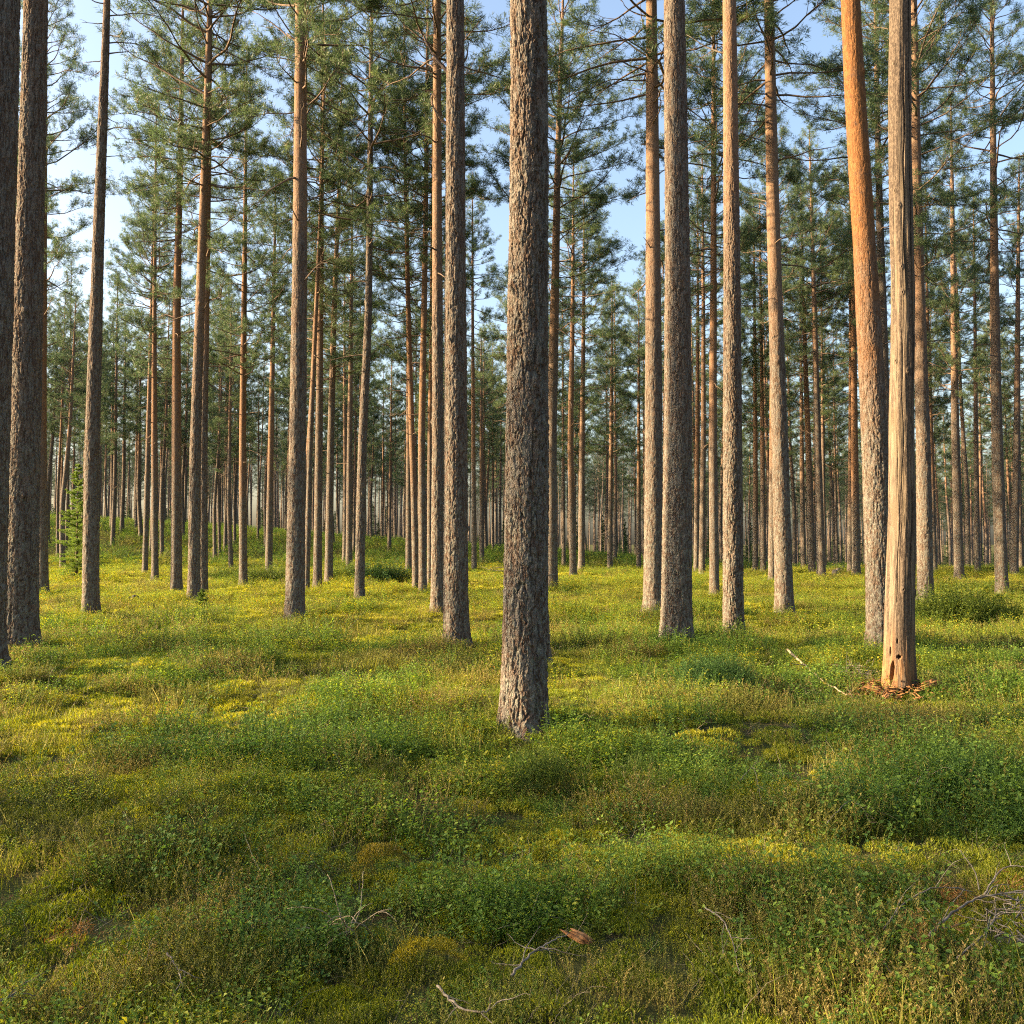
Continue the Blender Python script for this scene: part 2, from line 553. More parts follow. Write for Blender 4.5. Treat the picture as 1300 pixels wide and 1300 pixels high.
def pine_crown(seed, H=22.0, hb=11.5, rmax=2.3, dens=1.0, shape='round', bare_from=6.0):
    """limb mesh and needle mesh of a Scots pine standing at the origin, trunk along z"""
    rnd = np.random.default_rng(seed)
    limbs = MB(); nd = Needles()
    z = hb
    while z < H - .35:
        t = (z - hb) / (H - hb)
        if shape == 'round':
            prof = (.62 + .38 * math.sin(min(1, t * 2.2) * math.pi / 2)) * (1 - max(0, t - .35) / .65) ** .75
        else:
            prof = (1 - t) ** .8 * .95
        k = int(rnd.integers(2, 5)) if t < .3 else int(rnd.integers(3, 6))
        a0 = rnd.uniform(0, 6.28)
        for b in range(k):
            az = a0 + b * 2 * math.pi / k + rnd.normal(0, .3)
            L = max(.3, rmax * prof * rnd.uniform(.6, 1.2))
            el = -.12 + .75 * t + rnd.normal(0, .14)
            d0 = np.array((math.cos(az) * math.cos(el), math.sin(az) * math.cos(el), math.sin(el)))
            n = 7
            path, _ = branch_path((0, 0, z + rnd.normal(0, .05)), d0, L, n, rnd, .05 + .03 * rnd.normal(), .15)
            rb = .009 + .009 * L
            limbs.tube(path, np.linspace(rb, .004, n + 1), 4, False)
            ns = max(3, int(L * 6.5 * dens))
            for q in range(ns):
                u = rnd.uniform(.28, 1.0) ** .8 * n
                i = min(int(u), n - 1)
                p = path[i] + (path[i + 1] - path[i]) * (u - i)
                bd = unit(path[i + 1] - path[i])
                sd = np.cross(bd, (0, 0, 1.0)) * rnd.choice((-1, 1))
                d = unit(bd * .75 + sd * rnd.uniform(.3, 1.0) + np.array((0, 0, rnd.uniform(-.05, .55))))
                l2 = max(.16, (.22 + .3 * L * (1 - u / n * .65)) * rnd.uniform(.5, 1.15))
                p2, dl = branch_path(p, d, l2, 3, rnd, .12, .16)
                limbs.tube(p2, np.linspace(.007, .003, 4), 3, False)
                nt = max(2, int(l2 * 11 * dens))
                for w in range(nt):
                    uu = rnd.uniform(.3, 1.0) * 3
                    ii = min(int(uu), 2)
                    pp = p2[ii] + (p2[ii + 1] - p2[ii]) * (uu - ii)
                    dd = unit(unit(p2[ii + 1] - p2[ii]) + rnd.normal(0, .55, 3) + np.array((0, 0, .3)))
                    pp = pp + dd * rnd.uniform(.03, .26)
                    nd.add(pp, dd, rnd.uniform(.8, 1.3))
            nd.add(path[-1], unit(path[-1] - path[-2]), 1.2)
        z += rnd.uniform(.30, .55)
    for q in range(30):
        nd.add(np.array((rnd.normal(0, .12), rnd.normal(0, .12), H - rnd.uniform(0, .6))), np.array((rnd.normal(0, .4), rnd.normal(0, .4), 1.0)), 1.2)
    # dead whorls below the crown
    z = bare_from
    while z < hb + 1.0:
        for b in range(int(rnd.integers(0, 4))):
            az = rnd.uniform(0, 6.28); el = rnd.uniform(-.35, .3)
            L = rnd.choice((.12, .3, .8, 1.3, 1.7)) * rnd.uniform(.6, 1.2) * (.5 + .6 * (z - bare_from) / (hb - bare_from))
            d0 = (math.cos(az) * math.cos(el), math.sin(az) * math.cos(el), math.sin(el))
            path, _ = branch_path((0, 0, z), d0, L, 5, rnd, -.02, .16)
            limbs.tube(path, np.linspace(.016 + .006 * L, .004, 6), 4, False)
            if L > .7:
                for q in range(int(rnd.integers(1, 4))):
                    i = int(rnd.integers(2, 5))
                    d = unit(unit(path[i] - path[i - 1]) + rnd.normal(0, .5, 3))
                    p2, _ = branch_path(path[i], d, L * .35, 3, rnd, 0, .2)
                    limbs.tube(p2, np.linspace(.006, .002, 4), 3, False)
        z += rnd.uniform(.35, .6)
    crown = MB()
    nd.build(crown, rnd, per=16, length=.115, width=.0105)
    return join_wood(limbs, crown, NEEDLE)


VARIANTS = [pine_crown(11, hb=10.5, rmax=2.8, dens=1.12),
            pine_crown(12, hb=12.0, rmax=2.5, dens=1.15),
            pine_crown(13, hb=9.5, rmax=2.4, dens=1.08, bare_from=5.0),
            pine_crown(14, hb=11.5, rmax=2.9, dens=1.05, bare_from=7.0),
            pine_crown(15, hb=8.5, rmax=2.2, dens=1.12, shape='cone', bare_from=4.5),
            pine_crown(16, hb=12.5, rmax=2.4, dens=1.15, bare_from=6.5),
            pine_crown(17, hb=14.0, rmax=2.6, dens=1.0, bare_from=11.5),
            pine_crown(18, hb=15.0, rmax=2.4, dens=1.0, bare_from=12.0)]

GEN_TRUNKS = []
for q in range(7):
    P = [(0, 0, 0), (random.gauss(0, .10), random.gauss(0, .1), 5), (random.gauss(0, .2), random.gauss(0, .2), 11)]
    me, pth = trunk_mesh(P, 22, .15, 12, .5, 12, 3.7 + q, 0, knots=0)
    me.materials.append(BARK)
    GEN_TRUNKS.append((me, pth))


CROWN_SCALE = {700: 1.38, 728: 1.25, 738: 1.2, 774: 1.2, 246: 1.15, 456: 1.25, 1128: 1.3, 1175: 1.2, 1272: 1.15, 907: 1.25, 996: 1.2, 829: 1.25}


def add_crown(root, var, H, pth, wide=1.0):
    cm = VARIANTS[var]
    pz, pxs, pys = pth
    s = H / 22.0
    za, zb = H * .5, H * .97
    a = np.array((np.interp(za, pz, pxs), np.interp(za, pz, pys), za)); b = np.array((np.interp(zb, pz, pxs), np.interp(zb, pz, pys), zb))
    d = Vector(b - a).normalized()
    rot = Vector((0, 0, 1)).rotation_difference(d).to_matrix().to_4x4()
    spin = Matrix.Rotation(random.uniform(0, 6.28), 4, 'Z')
    sxy = s * random.uniform(.88, 1.12) * wide
    org = Vector(a) - d * za
    mtx = Matrix.Translation(org) @ rot @ spin @ Matrix.Diagonal((sxy, sxy, s, 1))
    o = link('crown', cm, None, root)
    o.matrix_local = mtx


# measured trees: base px, base py, width px near the foot, [(px, py) up the stem], height, bark turns orange at, crown variant (None = none), label
TREES = [
 (-22, 850, 44, [(-12, 560), (-3, 300), (6, 0)], 23, 10, 0, 'thick dark pine trunk cut by the left edge of the view'),
 (6, 735, 11, [(12, 600), (20, 300), (27, 60)], 22, 6, 1, 'slim pine with a narrow sunlit strip between two thick dark trunks at left edge'),
 (26, 823, 37, [(31, 560), (38, 300), (46, 0)], 23, 10.5, 3, 'thick dark grey pine with flaky bark standing whole in view at the far left'),
 (55, 756, 12, [(53, 560), (56, 250), (58, 60)], 22, 4.5, 0, 'reddish slim pine just right of the thick dark pine at far left'),
 (115, 781, 19, [(117, 560), (125, 300), (136, 0)], 19, 14, None, 'pale grey pine with bare dead side branches beside the bright young spruce'),
 (197, 739, 8, [(196, 560), (196, 400)], 21, 5, 2, 'thin purplish pine, first left of the sunlit orange trunk'),
 (184, 728, 6.5, [(188, 560), (192, 400)], 20, 6, 1, 'thin bright-edged pine, first one right of the dark gap beyond the young spruce'),
 (224, 752, 13, [(224, 560), (224, 400), (229, 200)], 22, 5, 5, 'sunlit orange pine a step left of the dark twin trunks'),
 (246, 762, 14, [(248, 560), (257, 300), (267, 0)], 23, 7, 3, 'darker left stem of the twin pines with tiny spruce at their foot'),
 (258, 757, 10.5, [(258, 560), (262, 380)], 21, 7, 2, 'right stem of the twin pines, edged by a thin line of sun'),
 (309, 745, 9.5, [(308, 560), (310, 380), (312, 200)], 21, 4, 4, 'slender orange pine standing behind a low leafy mound right of the twin pines'),
 (341, 730, 8.5, [(344, 560), (349, 300)], 21, 5, 1, 'slender pine with a bright strip, left of the dark straight trunk over the shaded band'),
 (374, 786, 22, [(378, 560), (381, 300), (382, 0)], 23, 8, 0, 'dark straight pine with sunlit left edge and the long shaded band at its foot'),
 (389, 752, 6.5, [(394, 560), (401, 400), (409, 220)], 19, 6, 5, 'thin bright pine leaning right just behind the dark straight trunk'),
 (403, 748, 10, [(405, 560), (407, 380)], 22, 7, 2, 'straight pine in the first place right of the thin leaning bright stem'),
 (417, 741, 9.5, [(420, 560), (424, 400), (432, 200)], 21, 8, 4, 'pine with a broad sunlit side rising left of a round leafy mound'),
 (443, 727, 8, [(444, 560), (446, 400)], 21, 8, 1, 'brightly lit pale pine directly behind the round leafy mound'),
 (456, 763, 11.5, [(460, 560), (468, 400), (472, 0)], 20, 15, 3, 'lone grey slightly leaning pine with dark foot right of the round leafy mound'),
 (519, 727, 8, [(519, 560), (518, 400)], 21, 6, 5, 'thin pine just left of the crooked orange stem'),
 (528, 749, 8, [(526, 640), (523, 560), (519, 420), (514, 200)], 20, 4, 2, 'crooked orange pine stem bending left as it rises'),
 (537, 753, 9.5, [(535, 560), (538, 420), (541, 240)], 22, 4.5, 1, 'straight sunlit orange pine touching the crooked stem at its right'),
 (546, 745, 7, [(546, 560), (548, 420)], 21, 5, 4, 'narrow lit pine squeezed between an orange stem and a rough brown trunk'),
 (555, 780, 15, [(556, 560), (555, 300), (555, 0)], 23, 7.5, 3, 'rough brown pine close behind the left of the lichen-covered trunk pair'),
 (579, 820, 29, [(579, 560), (578, 300), (578, 0)], 23, 11, 0, 'stout rough pine with lichened foot, second nearest beside the central trunk'),
 (602, 724, 6, [(601, 560), (600, 400)], 21, 5, 5, 'thin bright pine in the gap left of the central trunk'),
 (664, 923, 52, [(668, 780), (669, 560), (672, 300), (671, 0)], 23, 14, 3, 'nearest and thickest pine with scaly lichened bark in the middle of the clearing'),
 (682, 848, 31, [(679, 760), (674, 560), (672, 300)], 23, 11, 1, 'pine almost wholly hidden behind the nearest central trunk'),
 (700, 748, 15, [(700, 560), (704, 400), (708, 200), (715, 0)], 23, 8, 0, 'pine with brightly lit left half just right of the central trunk'),
 (728, 732, 8.5, [(724, 560), (727, 400), (728, 260)], 21, 4, 5, 'slim orange pine leaning slightly, first in the open gap right of the centre'),
 (738, 727, 8, [(739, 560), (741, 400)], 21, 6, 2, 'slim pale pine second in the open gap right of the centre'),
 (774, 725, 6.5, [(776, 560), (777, 440)], 20, 6, 4, 'thin pine alone in the middle of the gap right of the centre'),
 (811, 725, 5.5, [(811, 560), (811, 400)], 20, 5, 1, 'thin pine hugging the left side of a broad sunlit trunk right of the gap'),
 (829, 781, 23, [(830, 560), (829, 300), (827, 0)], 23, 7, 3, 'broad pine with pale sunlit bark overlapped by a darker thicker trunk'),
 (858, 819, 36, [(861, 560), (860, 300), (856, 0)], 23, 11, 0, 'thick dark brown deeply furrowed pine right of the broad sunlit one'),
 (884, 727, 6.5, [(885, 560), (886, 400)], 21, 4, 5, 'thin reddish pine right behind the thick furrowed trunk'),
 (891, 732, 7.5, [(893, 560), (893, 400), (892, 260)], 21, 6, 1, 'thin brilliantly lit pine beside the thick furrowed trunk'),
 (907, 758, 11, [(905, 560), (906, 300), (906, 60)], 22, 5, 2, 'straight orange-brown pine centred between two dark trunks right of the clearing'),
 (931, 811, 23, [(930, 560), (929, 300), (926, 0)], 23, 7, 0, 'dark brown pine with knots and a narrow lit side, foot in shade'),
 (959, 726, 6.5, [(959, 560), (958, 400)], 20, 4, 4, 'thin reddish pine, left one of three behind the dark knotty trunk'),
 (969, 727, 6.5, [(968, 560), (966, 400)], 20, 5, 5, 'thin reddish pine, right one of three behind the dark knotty trunk'),
 (980, 739, 9, [(981, 560), (981, 440)], 21, 5, 1, 'pine half hidden behind the left of the bright leaning trunk'),
 (996, 780, 21, [(990, 560), (982, 300), (976, 0)], 23, 7, 3, 'bright sunlit pine leaning gently left, standing on open grass'),
 (1031, 728, 8.5, [(1026, 560), (1021, 420), (1017, 260)], 21, 5, 2, 'slim lit pine, left one of a leaning pair right of the bright trunk'),
 (1043, 733, 10, [(1038, 560), (1034, 400), (1027, 150)], 22, 9, 0, 'slim grey pine, right one of a leaning pair right of the bright trunk'),
 (1079, 728, 6.5, [(1080, 560), (1080, 420)], 21, 4, 1, 'thin pine pressed against a bright orange-gold stem by the fallen log'),
 (1087, 731, 9.5, [(1085, 560), (1084, 420), (1082, 250)], 22, 3.5, 5, 'gleaming golden pine stem beside the fallen log'),
 (1120, 828, 32, [(1116, 700), (1113, 600), (1105, 450), (1097, 300), (1087, 150), (1079, 0)], 22, 4.6, 0, 'bowed pine with smooth bright orange upper bark beside the dead trunk'),
 (1128, 754, 14, [(1122, 450), (1116, 250), (1112, 60)], 22, 16, 3, 'dark grey pine rising behind the gap between bowed orange pine and dead trunk'),
 (1175, 765, 18, [(1172, 560), (1165, 300), (1160, 0)], 22, 7, 2, 'lichen-grey pine directly right of the bare dead trunk'),
 (1186, 727, 7, [(1182, 560), (1178, 420)], 20, 4, 4, 'thin reddish pine just right of the grey trunk behind the dead snag'),
 (1218, 736, 11, [(1213, 560), (1211, 420), (1209, 250)], 22.5, 8, 4, 'pine with dense pointed crown and a clean stem right of the dead trunk'),
 (1241, 726, 6.5, [(1239, 560), (1238, 420)], 20, 7, 5, 'thin pale pine, middle one of the trunks near the right edge'),
 (1272, 754, 14, [(1266, 560), (1263, 400), (1259, 0)], 22, 9, 3, 'brown pine leaning slightly left beside the right edge, casting a sunny rim'),
 (1287, 731, 9.5, [(1291, 560), (1292, 400), (1294, 200)], 21, 8, 1, 'slim lit pine at the extreme right edge behind the leaning brown one'),
]

HERO = {}
for (bx, by, w, ups, H, og, var, label) in TREES:
    x, d = ground_at(bx, by)
    zb = tz(x, d)
    base = Vector((x, d, zb))
    P = [(0, 0, 0)]
    for (ux, uy) in ups:
        q = at(ux, uy, d) - base
        P.append((q.x, 0, q.z))
    r0 = w / FPX * d / 2 * 1.02
    root = empty('pine_tree', base, label, 'pine tree')
    seed = (bx * .37 + 3.1) % 17 + 1.3
    if d < 9:
        me, pth = trunk_mesh(P, H, r0, 240, .008, 8.2, seed, .024, .40, orange=og, knots=5)
    elif d < 16:
        me, pth = trunk_mesh(P, H, r0, 140, .014, 11.5, seed, .021, .42, orange=og, knots=5)
    elif d < 28:
        me, pth = trunk_mesh(P, H, r0, 72, .03, 15, seed, .016, .42, orange=og)
    else:
        me, pth = trunk_mesh(P, H, r0, 28, .15, 15, seed, 0, .4, orange=og)
    tr = link('trunk', me, BARK, root)
    tr['orange_from'] = float(og)
    tr['orange_gain'] = 1.0 if bx == 1120 else (.55 if bx == 1087 else (.3 if og <= 5 else 0.0))
    if var is not None:
        add_crown(root, (6 + var % 2) if d < 19 else var, H, pth, CROWN_SCALE.get(bx, 1.0))
    HERO[(bx, by)] = (root, pth, d, r0, H)



MOUNDS += [(v[0].location.x, v[0].location.y, v[3]) for v in HERO.values() if v[2] < 24]
build_floor()


# ------------------------------------------------------------------ bare branches on particular trees
def limb_on(key, items, m=DEADTWIG, seed=1):
    """items: (photo py, azimuth deg seen from above with 0 = right, elevation, length, radius)"""
    root, pth, d, r0, H = HERO[key]
    rnd = np.random.default_rng(seed)
    pz, pxs, pys = pth
    for (py, az, el, L, rad) in items:
        z = CAM_Z + ray(650, py)[1] * d - root.location.z
        a, e = R(az), R(el)
        d0 = np.array((math.cos(a) * math.cos(e), math.sin(a) * math.cos(e), math.sin(e)))
        rz = r0 * max(0, 1 - z / H) ** .68 * .8
        p0 = np.array((np.interp(z, pz, pxs), np.interp(z, pz, pys), z)) + d0 * rz
        mb = MB()
        n = 8
        path, _ = branch_path(p0, d0, L, n, rnd, .02, .13)
        mb.tube(path, np.linspace(rad, rad * .25, n + 1), 6)
        for q in range(int(L * 3.0)):
            i = int(rnd.integers(2, n))
            dd = unit(unit(path[i] - path[i - 1]) + rnd.normal(0, .55, 3))
            p2, _ = branch_path(path[i], dd, L * rnd.uniform(.15, .4), 4, rnd, .02, .2)
            mb.tube(p2, np.linspace(rad * .4, rad * .12, 5), 4, False)
        link('dead_branch', mb.mesh('dead_branch', True), m, root)


limb_on((115, 781), [(20, 10, 5, 1.3, .018), (45, -15, -8, .9, .016), (55, 12, 12, 1.0, .018), (68, 5, 0, .7, .02), (75, 170, -20, .5, .015),
                     (85, 165, -30, .45, .015), (118, -20, -20, .4, .014), (145, 20, -30, .35, .014), (165, -5, 2, .9, .017),
                     (200, 5, 14, .45, .014), (190, 150, -20, .3, .012), (228, 10, 5, .3, .012), (250, 175, 10, .3, .012),
                     (5, 185, 5, .9, .016), (30, 200, -5, .5, .014), (8, 70, 10, .8, .016)], seed=5)
limb_on((374, 786), [(58, 175, 50, .9, .03), (52, 160, 20, 1.3, .022), (22, 20, 35, .6, .02)], LIMB, seed=6)
limb_on((555, 780), [(62, 160, 45, 1.4, .022), (30, 150, 55, 1.1, .02), (58, 178, 10, 1.0, .02), (90, 165, 40, .8, .018), (60, 25, 40, .9, .02), (112, 185, -20, .5, .014)], LIMB, seed=8)
limb_on((579, 820), [(105, 165, 62, 1.0, .028), (165, 175, 38, .5, .03), (85, 15, 30, .35, .02)], LIMB, seed=9)
limb_on((829, 781), [(75, 170, 40, 1.5, .022), (48, 160, 60, .8, .02), (92, 200, -6, 1.4, .02), (60, 30, 40, .8, .018), (22, 150, 35, 1.2, .02), (100, 178, -12, 1.8, .018)], LIMB, seed=10)
limb_on((664, 923), [(729, -12, -6, .14, .010)], PALETWIG, seed=11)
limb_on((664, 923), [(727, 172, 3, .30, .004), (724, 160, 10, .2, .0035), (626, 200, 0, .05, .014), (640, 15, 0, .04, .013)], DEADTWIG, seed=12)
limb_on((858, 819), [(210, 160, -10, .06, .018), (330, 0, 0, .05, .018)], DEADTWIG, seed=13)
limb_on((931, 811), [(670, 200, 0, .05, .03), (640, 180, 0, .05, .02), (70, 165, 30, .8, .018), (110, 20, 45, .7, .016)], DEADTWIG, seed=14)


# ------------------------------------------------------------------ the dead trunk
def build_snag():
    bx, by = 1142, 877
    x, d = ground_at(bx, by)
    zb = tz(x, d)
    base = Vector((x, d, zb))
    P = [(0, 0, 0)]
    for ux, uy in ((1141, 780), (1146, 660), (1144, 540), (1147, 400), (1142, 200), (1143, 0)):
        q = at(ux, uy, d) - base; P.append((q.x, 0, q.z))
    H = 9.2
    pz, pxs, pys = smooth_path(P, H)
    nth = 200
    z = np.arange(-.3, H, .012)
    xx = np.interp(z, pz, pxs); yy = np.interp(z, pz, pys)
    th = np.arange(nth) * 2 * np.pi / nth
    Z, T = np.meshgrid(z, th, indexing='ij')
    r = np.interp(z, (-.3, 0, .5, 1.2, 3.5, 8), np.array((48, 44, 38, 35, 29, 26)) / FPX * d / 2)
    RR = np.repeat(r[:, None], nth, 1)
    RR *= 1 + .05 * (fbm(np.cos(T) * 1.2 + 4, np.sin(T) * 1.2, Z * .5, k=4) - .5) * 2
    RR += .011 * (fbm(np.cos(T) * 6 + 40, np.sin(T) * 6, Z * 1.1, k=15, o=4) - .5)
    RR *= 1 + .16 * np.exp(-np.clip(Z, 0, None) / .3) * (np.sin(T * 3 + 1.0) + .5 * np.sin(T * 7))

    def groove(t0, z0, z1, wid, dep, wig=.05):
        tc = R(t0) + wig * np.sin(Z * 2.3 + t0) + wig * .6 * np.sin(Z * 7.1)
        dt = np.angle(np.exp(1j * (T - tc)))
        env = sstep(z0, z0 + .25, Z) * (1 - sstep(z1 - .5, z1, Z))
        return dep * np.exp(-(dt / wid) ** 2) * env
    kr = np.random.default_rng(5)
    for _ in range(14):
        kz, kt = kr.uniform(.8, 8), kr.uniform(-150, -20)
        dt = np.angle(np.exp(1j * (T - R(kt)))) * .15
        g = np.exp(-((dt / .018) ** 2 + ((Z - kz) / .03) ** 2))
        RR = RR + g * .018 - .03 * np.exp(-((dt / .007) ** 2 + ((Z - kz) / .010) ** 2))
    RR = RR + .02 * (fbm(np.cos(T) * 2.5 + 60, np.sin(T) * 2.5, Z * 1.3, k=25, o=3) - .5)
    RR -= groove(-57, 2.9, 9.0, .06, .10)          # long crack on the shaded right
    RR -= groove(-95, 4.4, 7.2, .04, .035, .08)
    RR -= groove(-90, 4.4, 5.6, .14, .028)
    RR -= groove(-128, .9, 3.2, .02, .012, .09)
    RR -= groove(-112, 2.2, 4.4, .02, .014, .1)
    RR -= groove(-62, .5, 2.6, .05, .035, .1)

    def hole(t0, z0, wt, wz, dep, slant=0.0):
        dt = np.angle(np.exp(1j * (T - R(t0) - slant * (Z - z0)))) * .16
        g = (dt / wt) ** 2 + ((Z - z0) / wz) ** 2 + .5 * (fbm(T * 8, Z * 14, k=55) - .5)
        return dep * (1 - sstep(.6, 1.25, g))
    RR -= hole(-138, .27, .02, .12, .11, .5)
    RR -= hole(-114, .45, .024, .018, .08)
    RR -= hole(-146, .50, .010, .05, .045)
    RR -= hole(-98, .05, .055, .06, .12)
    RR -= hole(-120, .62, .007, .03, .035)
    RR = np.clip(RR, .015, None)
    # torn top
    top = H - 1.1 * fbm(np.cos(th) * 2 + 9, np.sin(th) * 2, k=8) - .3
    Zt = np.minimum(Z, top[None])
    X = xx[:, None] + RR * np.cos(T); Y = yy[:, None] + RR * np.sin(T)
    v = np.stack([X, Y, Zt], -1).reshape(-1, 3)
    v = np.vstack([v, [xx[-1], yy[-1], top.min() - .2]])
    n = len(z); i = np.arange(n - 1)[:, None] * nth; j = np.arange(nth)[None]; k = (j + 1) % nth
    f = np.stack([i + j, i + k, i + nth + k, i + nth + j], -1).reshape(-1, 4)
    f3 = np.vstack([f[:, [0, 1, 2]], f[:, [0, 2, 3]]])
    jj = np.arange(nth); bb = (n - 1) * nth
    f3 = np.vstack([f3, np.stack([bb + jj, bb + (jj + 1) % nth, np.full(nth, len(v) - 1)], 1)])
    me = np_mesh('trunk', v, f3, True)
    # rests of bark: high up on the shaded side and in strips
    s1 = fbm(np.cos(T) * 3 + 7, np.sin(T) * 3, Z * .55, k=66, o=4)
    side = .5 + .5 * np.cos(T - R(-50))
    m = sstep(.47, .55, s1 * .75 + side * .20 + .05 * sstep(3.2, 5.5, Z) - .02)
    spot = sstep(.53, .58, fbm(np.cos(T) * 4 + 3, np.sin(T) * 4, Z * 1.5, k=83, o=4) + .10 * (side - .6) - .04 * (1 - sstep(.9, 2.0, Z)))
    m = np.maximum(m, spot * .9)
    hi = sstep(.47, .55, fbm(np.cos(T) * 2 + 3, np.sin(T) * 2, Z * .8, k=69, o=4)) * sstep(5.6, 6.6, Z) * .8
    m = np.clip(np.maximum(m, hi), 0, 1).reshape(-1)
    a = me.attributes.new('bark', 'FLOAT', 'POINT')
    a.data.foreach_set('value', np.append(m, 0).astype(np.float32))
    root = empty('dead_tree', base, 'barkless pale dead trunk with holes at its rotten orange foot', 'dead tree')
    link('trunk', me, DEADWOOD, root)
    return x, d


SNAG = build_snag()


# ------------------------------------------------------------------ generic pines (far stand, stand outside the frame)
def generic_pine(x, y, H, r, og, label, group, wide=1.0):
    zb = tz(x, y)
    root = empty('pine_tree', (x, y, zb), label, 'pine tree', group)
    me, pth = random.choice(GEN_TRUNKS)
    s = H / 22.0
    tr = link('trunk', me, None, root)
    k = r / .15
    tr.matrix_local = Matrix.Diagonal((k, k, s, 1))
    tr['orange_from'] = og / s
    tr['orange_gain'] = random.choice((0.0, 0.0, .2))
    pz, pxs, pys = pth
    add_crown(root, random.randrange(6), H, (pz * s, pxs * k, pys * k), wide)
    return root


placed = [(v[0].location.x, v[0].location.y) for v in HERO.values()]
FAR = []
tries = 0
while len(FAR) < 236 and tries < 60000:
    tries += 1
    d = 53 + 72 * random.random() ** .95
    x = random.uniform(-1, 1) * (.60 * d + 4)
    if x > 22 and random.random() < .25: continue
    if all((x - a) ** 2 + (d - b) ** 2 > 2.5 ** 2 for a, b in placed):
        placed.append((x, d)); FAR.append((x, d))
for x, d in FAR:
    H = random.uniform(17, 22.5)
    generic_pine(x, d, H, random.uniform(.10, .185), random.uniform(5, 9), 'slender far pine among the crowded trunks behind the sunny clearing',
                 'far pines behind the clearing')
# a few crowns standing in the middle distance whose stems hide behind nearer trunks are covered by TREES
# stand to the left, outside the frame, towards the sun
# x, depth on which the shade falls, height, crown width
LEFT = [(-44, 2.2, 21, .8), (-48, 4.6, 23, 1.1), (-45, 7.0, 21.8, .9), (-38, 3.4, 20, .8), (-40, 5.9, 20, .8), (-52, 12.9, 21, .6), (-47, 17.8, 21, .7), (-50, 25.0, 21, .7), (-54, 32, 20, .55)]
LEFT = [(x, d + x * .035, h, w) for x, d, h, w in LEFT]
for x, d, h, wide in LEFT:
    generic_pine(x, d, h, random.uniform(.13, .18), 6, 'pine of the stand beyond the left edge that shades the clearing', 'pines outside the frame towards the sun', wide)


# ------------------------------------------------------------------ geometry-node scatter
def scatter(name, pts, meshes, rotz, scale, idx, tint, tilt=.12, label=None, cat=None):
    """one object: a cloud of points, each carrying one of the plant meshes"""
    src = bpy.data.collections.new(name + '_sources')
    for i, me in enumerate(meshes):
        o = bpy.data.objects.new('%s_%02d' % (name, i), me); src.objects.link(o)
    n = len(pts)
    me = bpy.data.meshes.new(name)
    me.vertices.add(n); me.vertices.foreach_set('co', np.asarray(pts, np.float32).ravel())
    rot = np.stack([RNG.normal(0, tilt, n), RNG.normal(0, tilt, n), rotz], 1)
    for nm, ty, arr, key in (('rot', 'FLOAT_VECTOR', rot, 'vector'), ('size', 'FLOAT', scale, 'value'), ('pick', 'INT', idx, 'value'), ('tint', 'FLOAT', tint, 'value')):
        a = me.attributes.new(nm, ty, 'POINT')
        a.data.foreach_set(key, np.asarray(arr).astype(np.int32 if ty == 'INT' else np.float32).ravel())
    o = link(name, me)
    ng = bpy.data.node_groups.new(name, 'GeometryNodeTree')
    ng.interface.new_socket(name='Geometry', in_out='INPUT', socket_type='NodeSocketGeometry')
    ng.interface.new_socket(name='Geometry', in_out='OUTPUT', socket_type='NodeSocketGeometry')
    N = ng.nodes; Lk = ng.links
    gi = N.new('NodeGroupInput'); go = N.new('NodeGroupOutput')
    ip = N.new('GeometryNodeInstanceOnPoints'); ci = N.new('GeometryNodeCollectionInfo')
    ci.inputs['Collection'].default_value = src
    ci.inputs['Separate Children'].default_value = True
    ci.inputs['Reset Children'].default_value = True
    ip.inputs['Pick Instance'].default_value = True
    Lk.new(gi.outputs[0], ip.inputs['Points']); Lk.new(ci.outputs[0], ip.inputs['Instance'])
    for nm, ty, sock in (('rot', 'FLOAT_VECTOR', 'Rotation'), ('size', 'FLOAT', 'Scale'), ('pick', 'INT', 'Instance Index')):
        na = N.new('GeometryNodeInputNamedAttribute'); na.data_type = ty; na.inputs['Name'].default_value = nm
        Lk.new(na.outputs['Attribute'], ip.inputs[sock])
    Lk.new(ip.outputs[0], go.inputs[0])
    md = o.modifiers.new('scatter', 'NODES'); md.node_group = ng
    tag(o, label, cat, kind='stuff')
    return o


def leaf_quads(P, D, U, L, W, fold=.25):
    """rhombic leaves: base P, direction D, up-ish U, arrays L, W"""
    D = D / (np.linalg.norm(D, axis=1)[:, None] + 1e-9)
    S = np.cross(D, U); S /= np.linalg.norm(S, axis=1)[:, None] + 1e-9
    N = np.cross(S, D)
    L = L[:, None]; W = W[:, None]
    mid = P + D * L * .45
    v = np.stack([P, mid + S * W * .5 + N * W * fold, P + D * L, mid - S * W * .5 + N * W * fold], 1).reshape(-1, 3)
    i = np.arange(len(P))[:, None] * 4
    f = np.vstack([np.hstack([i, i + 1, i + 2]), np.hstack([i, i + 2, i + 3])])
    return v, f


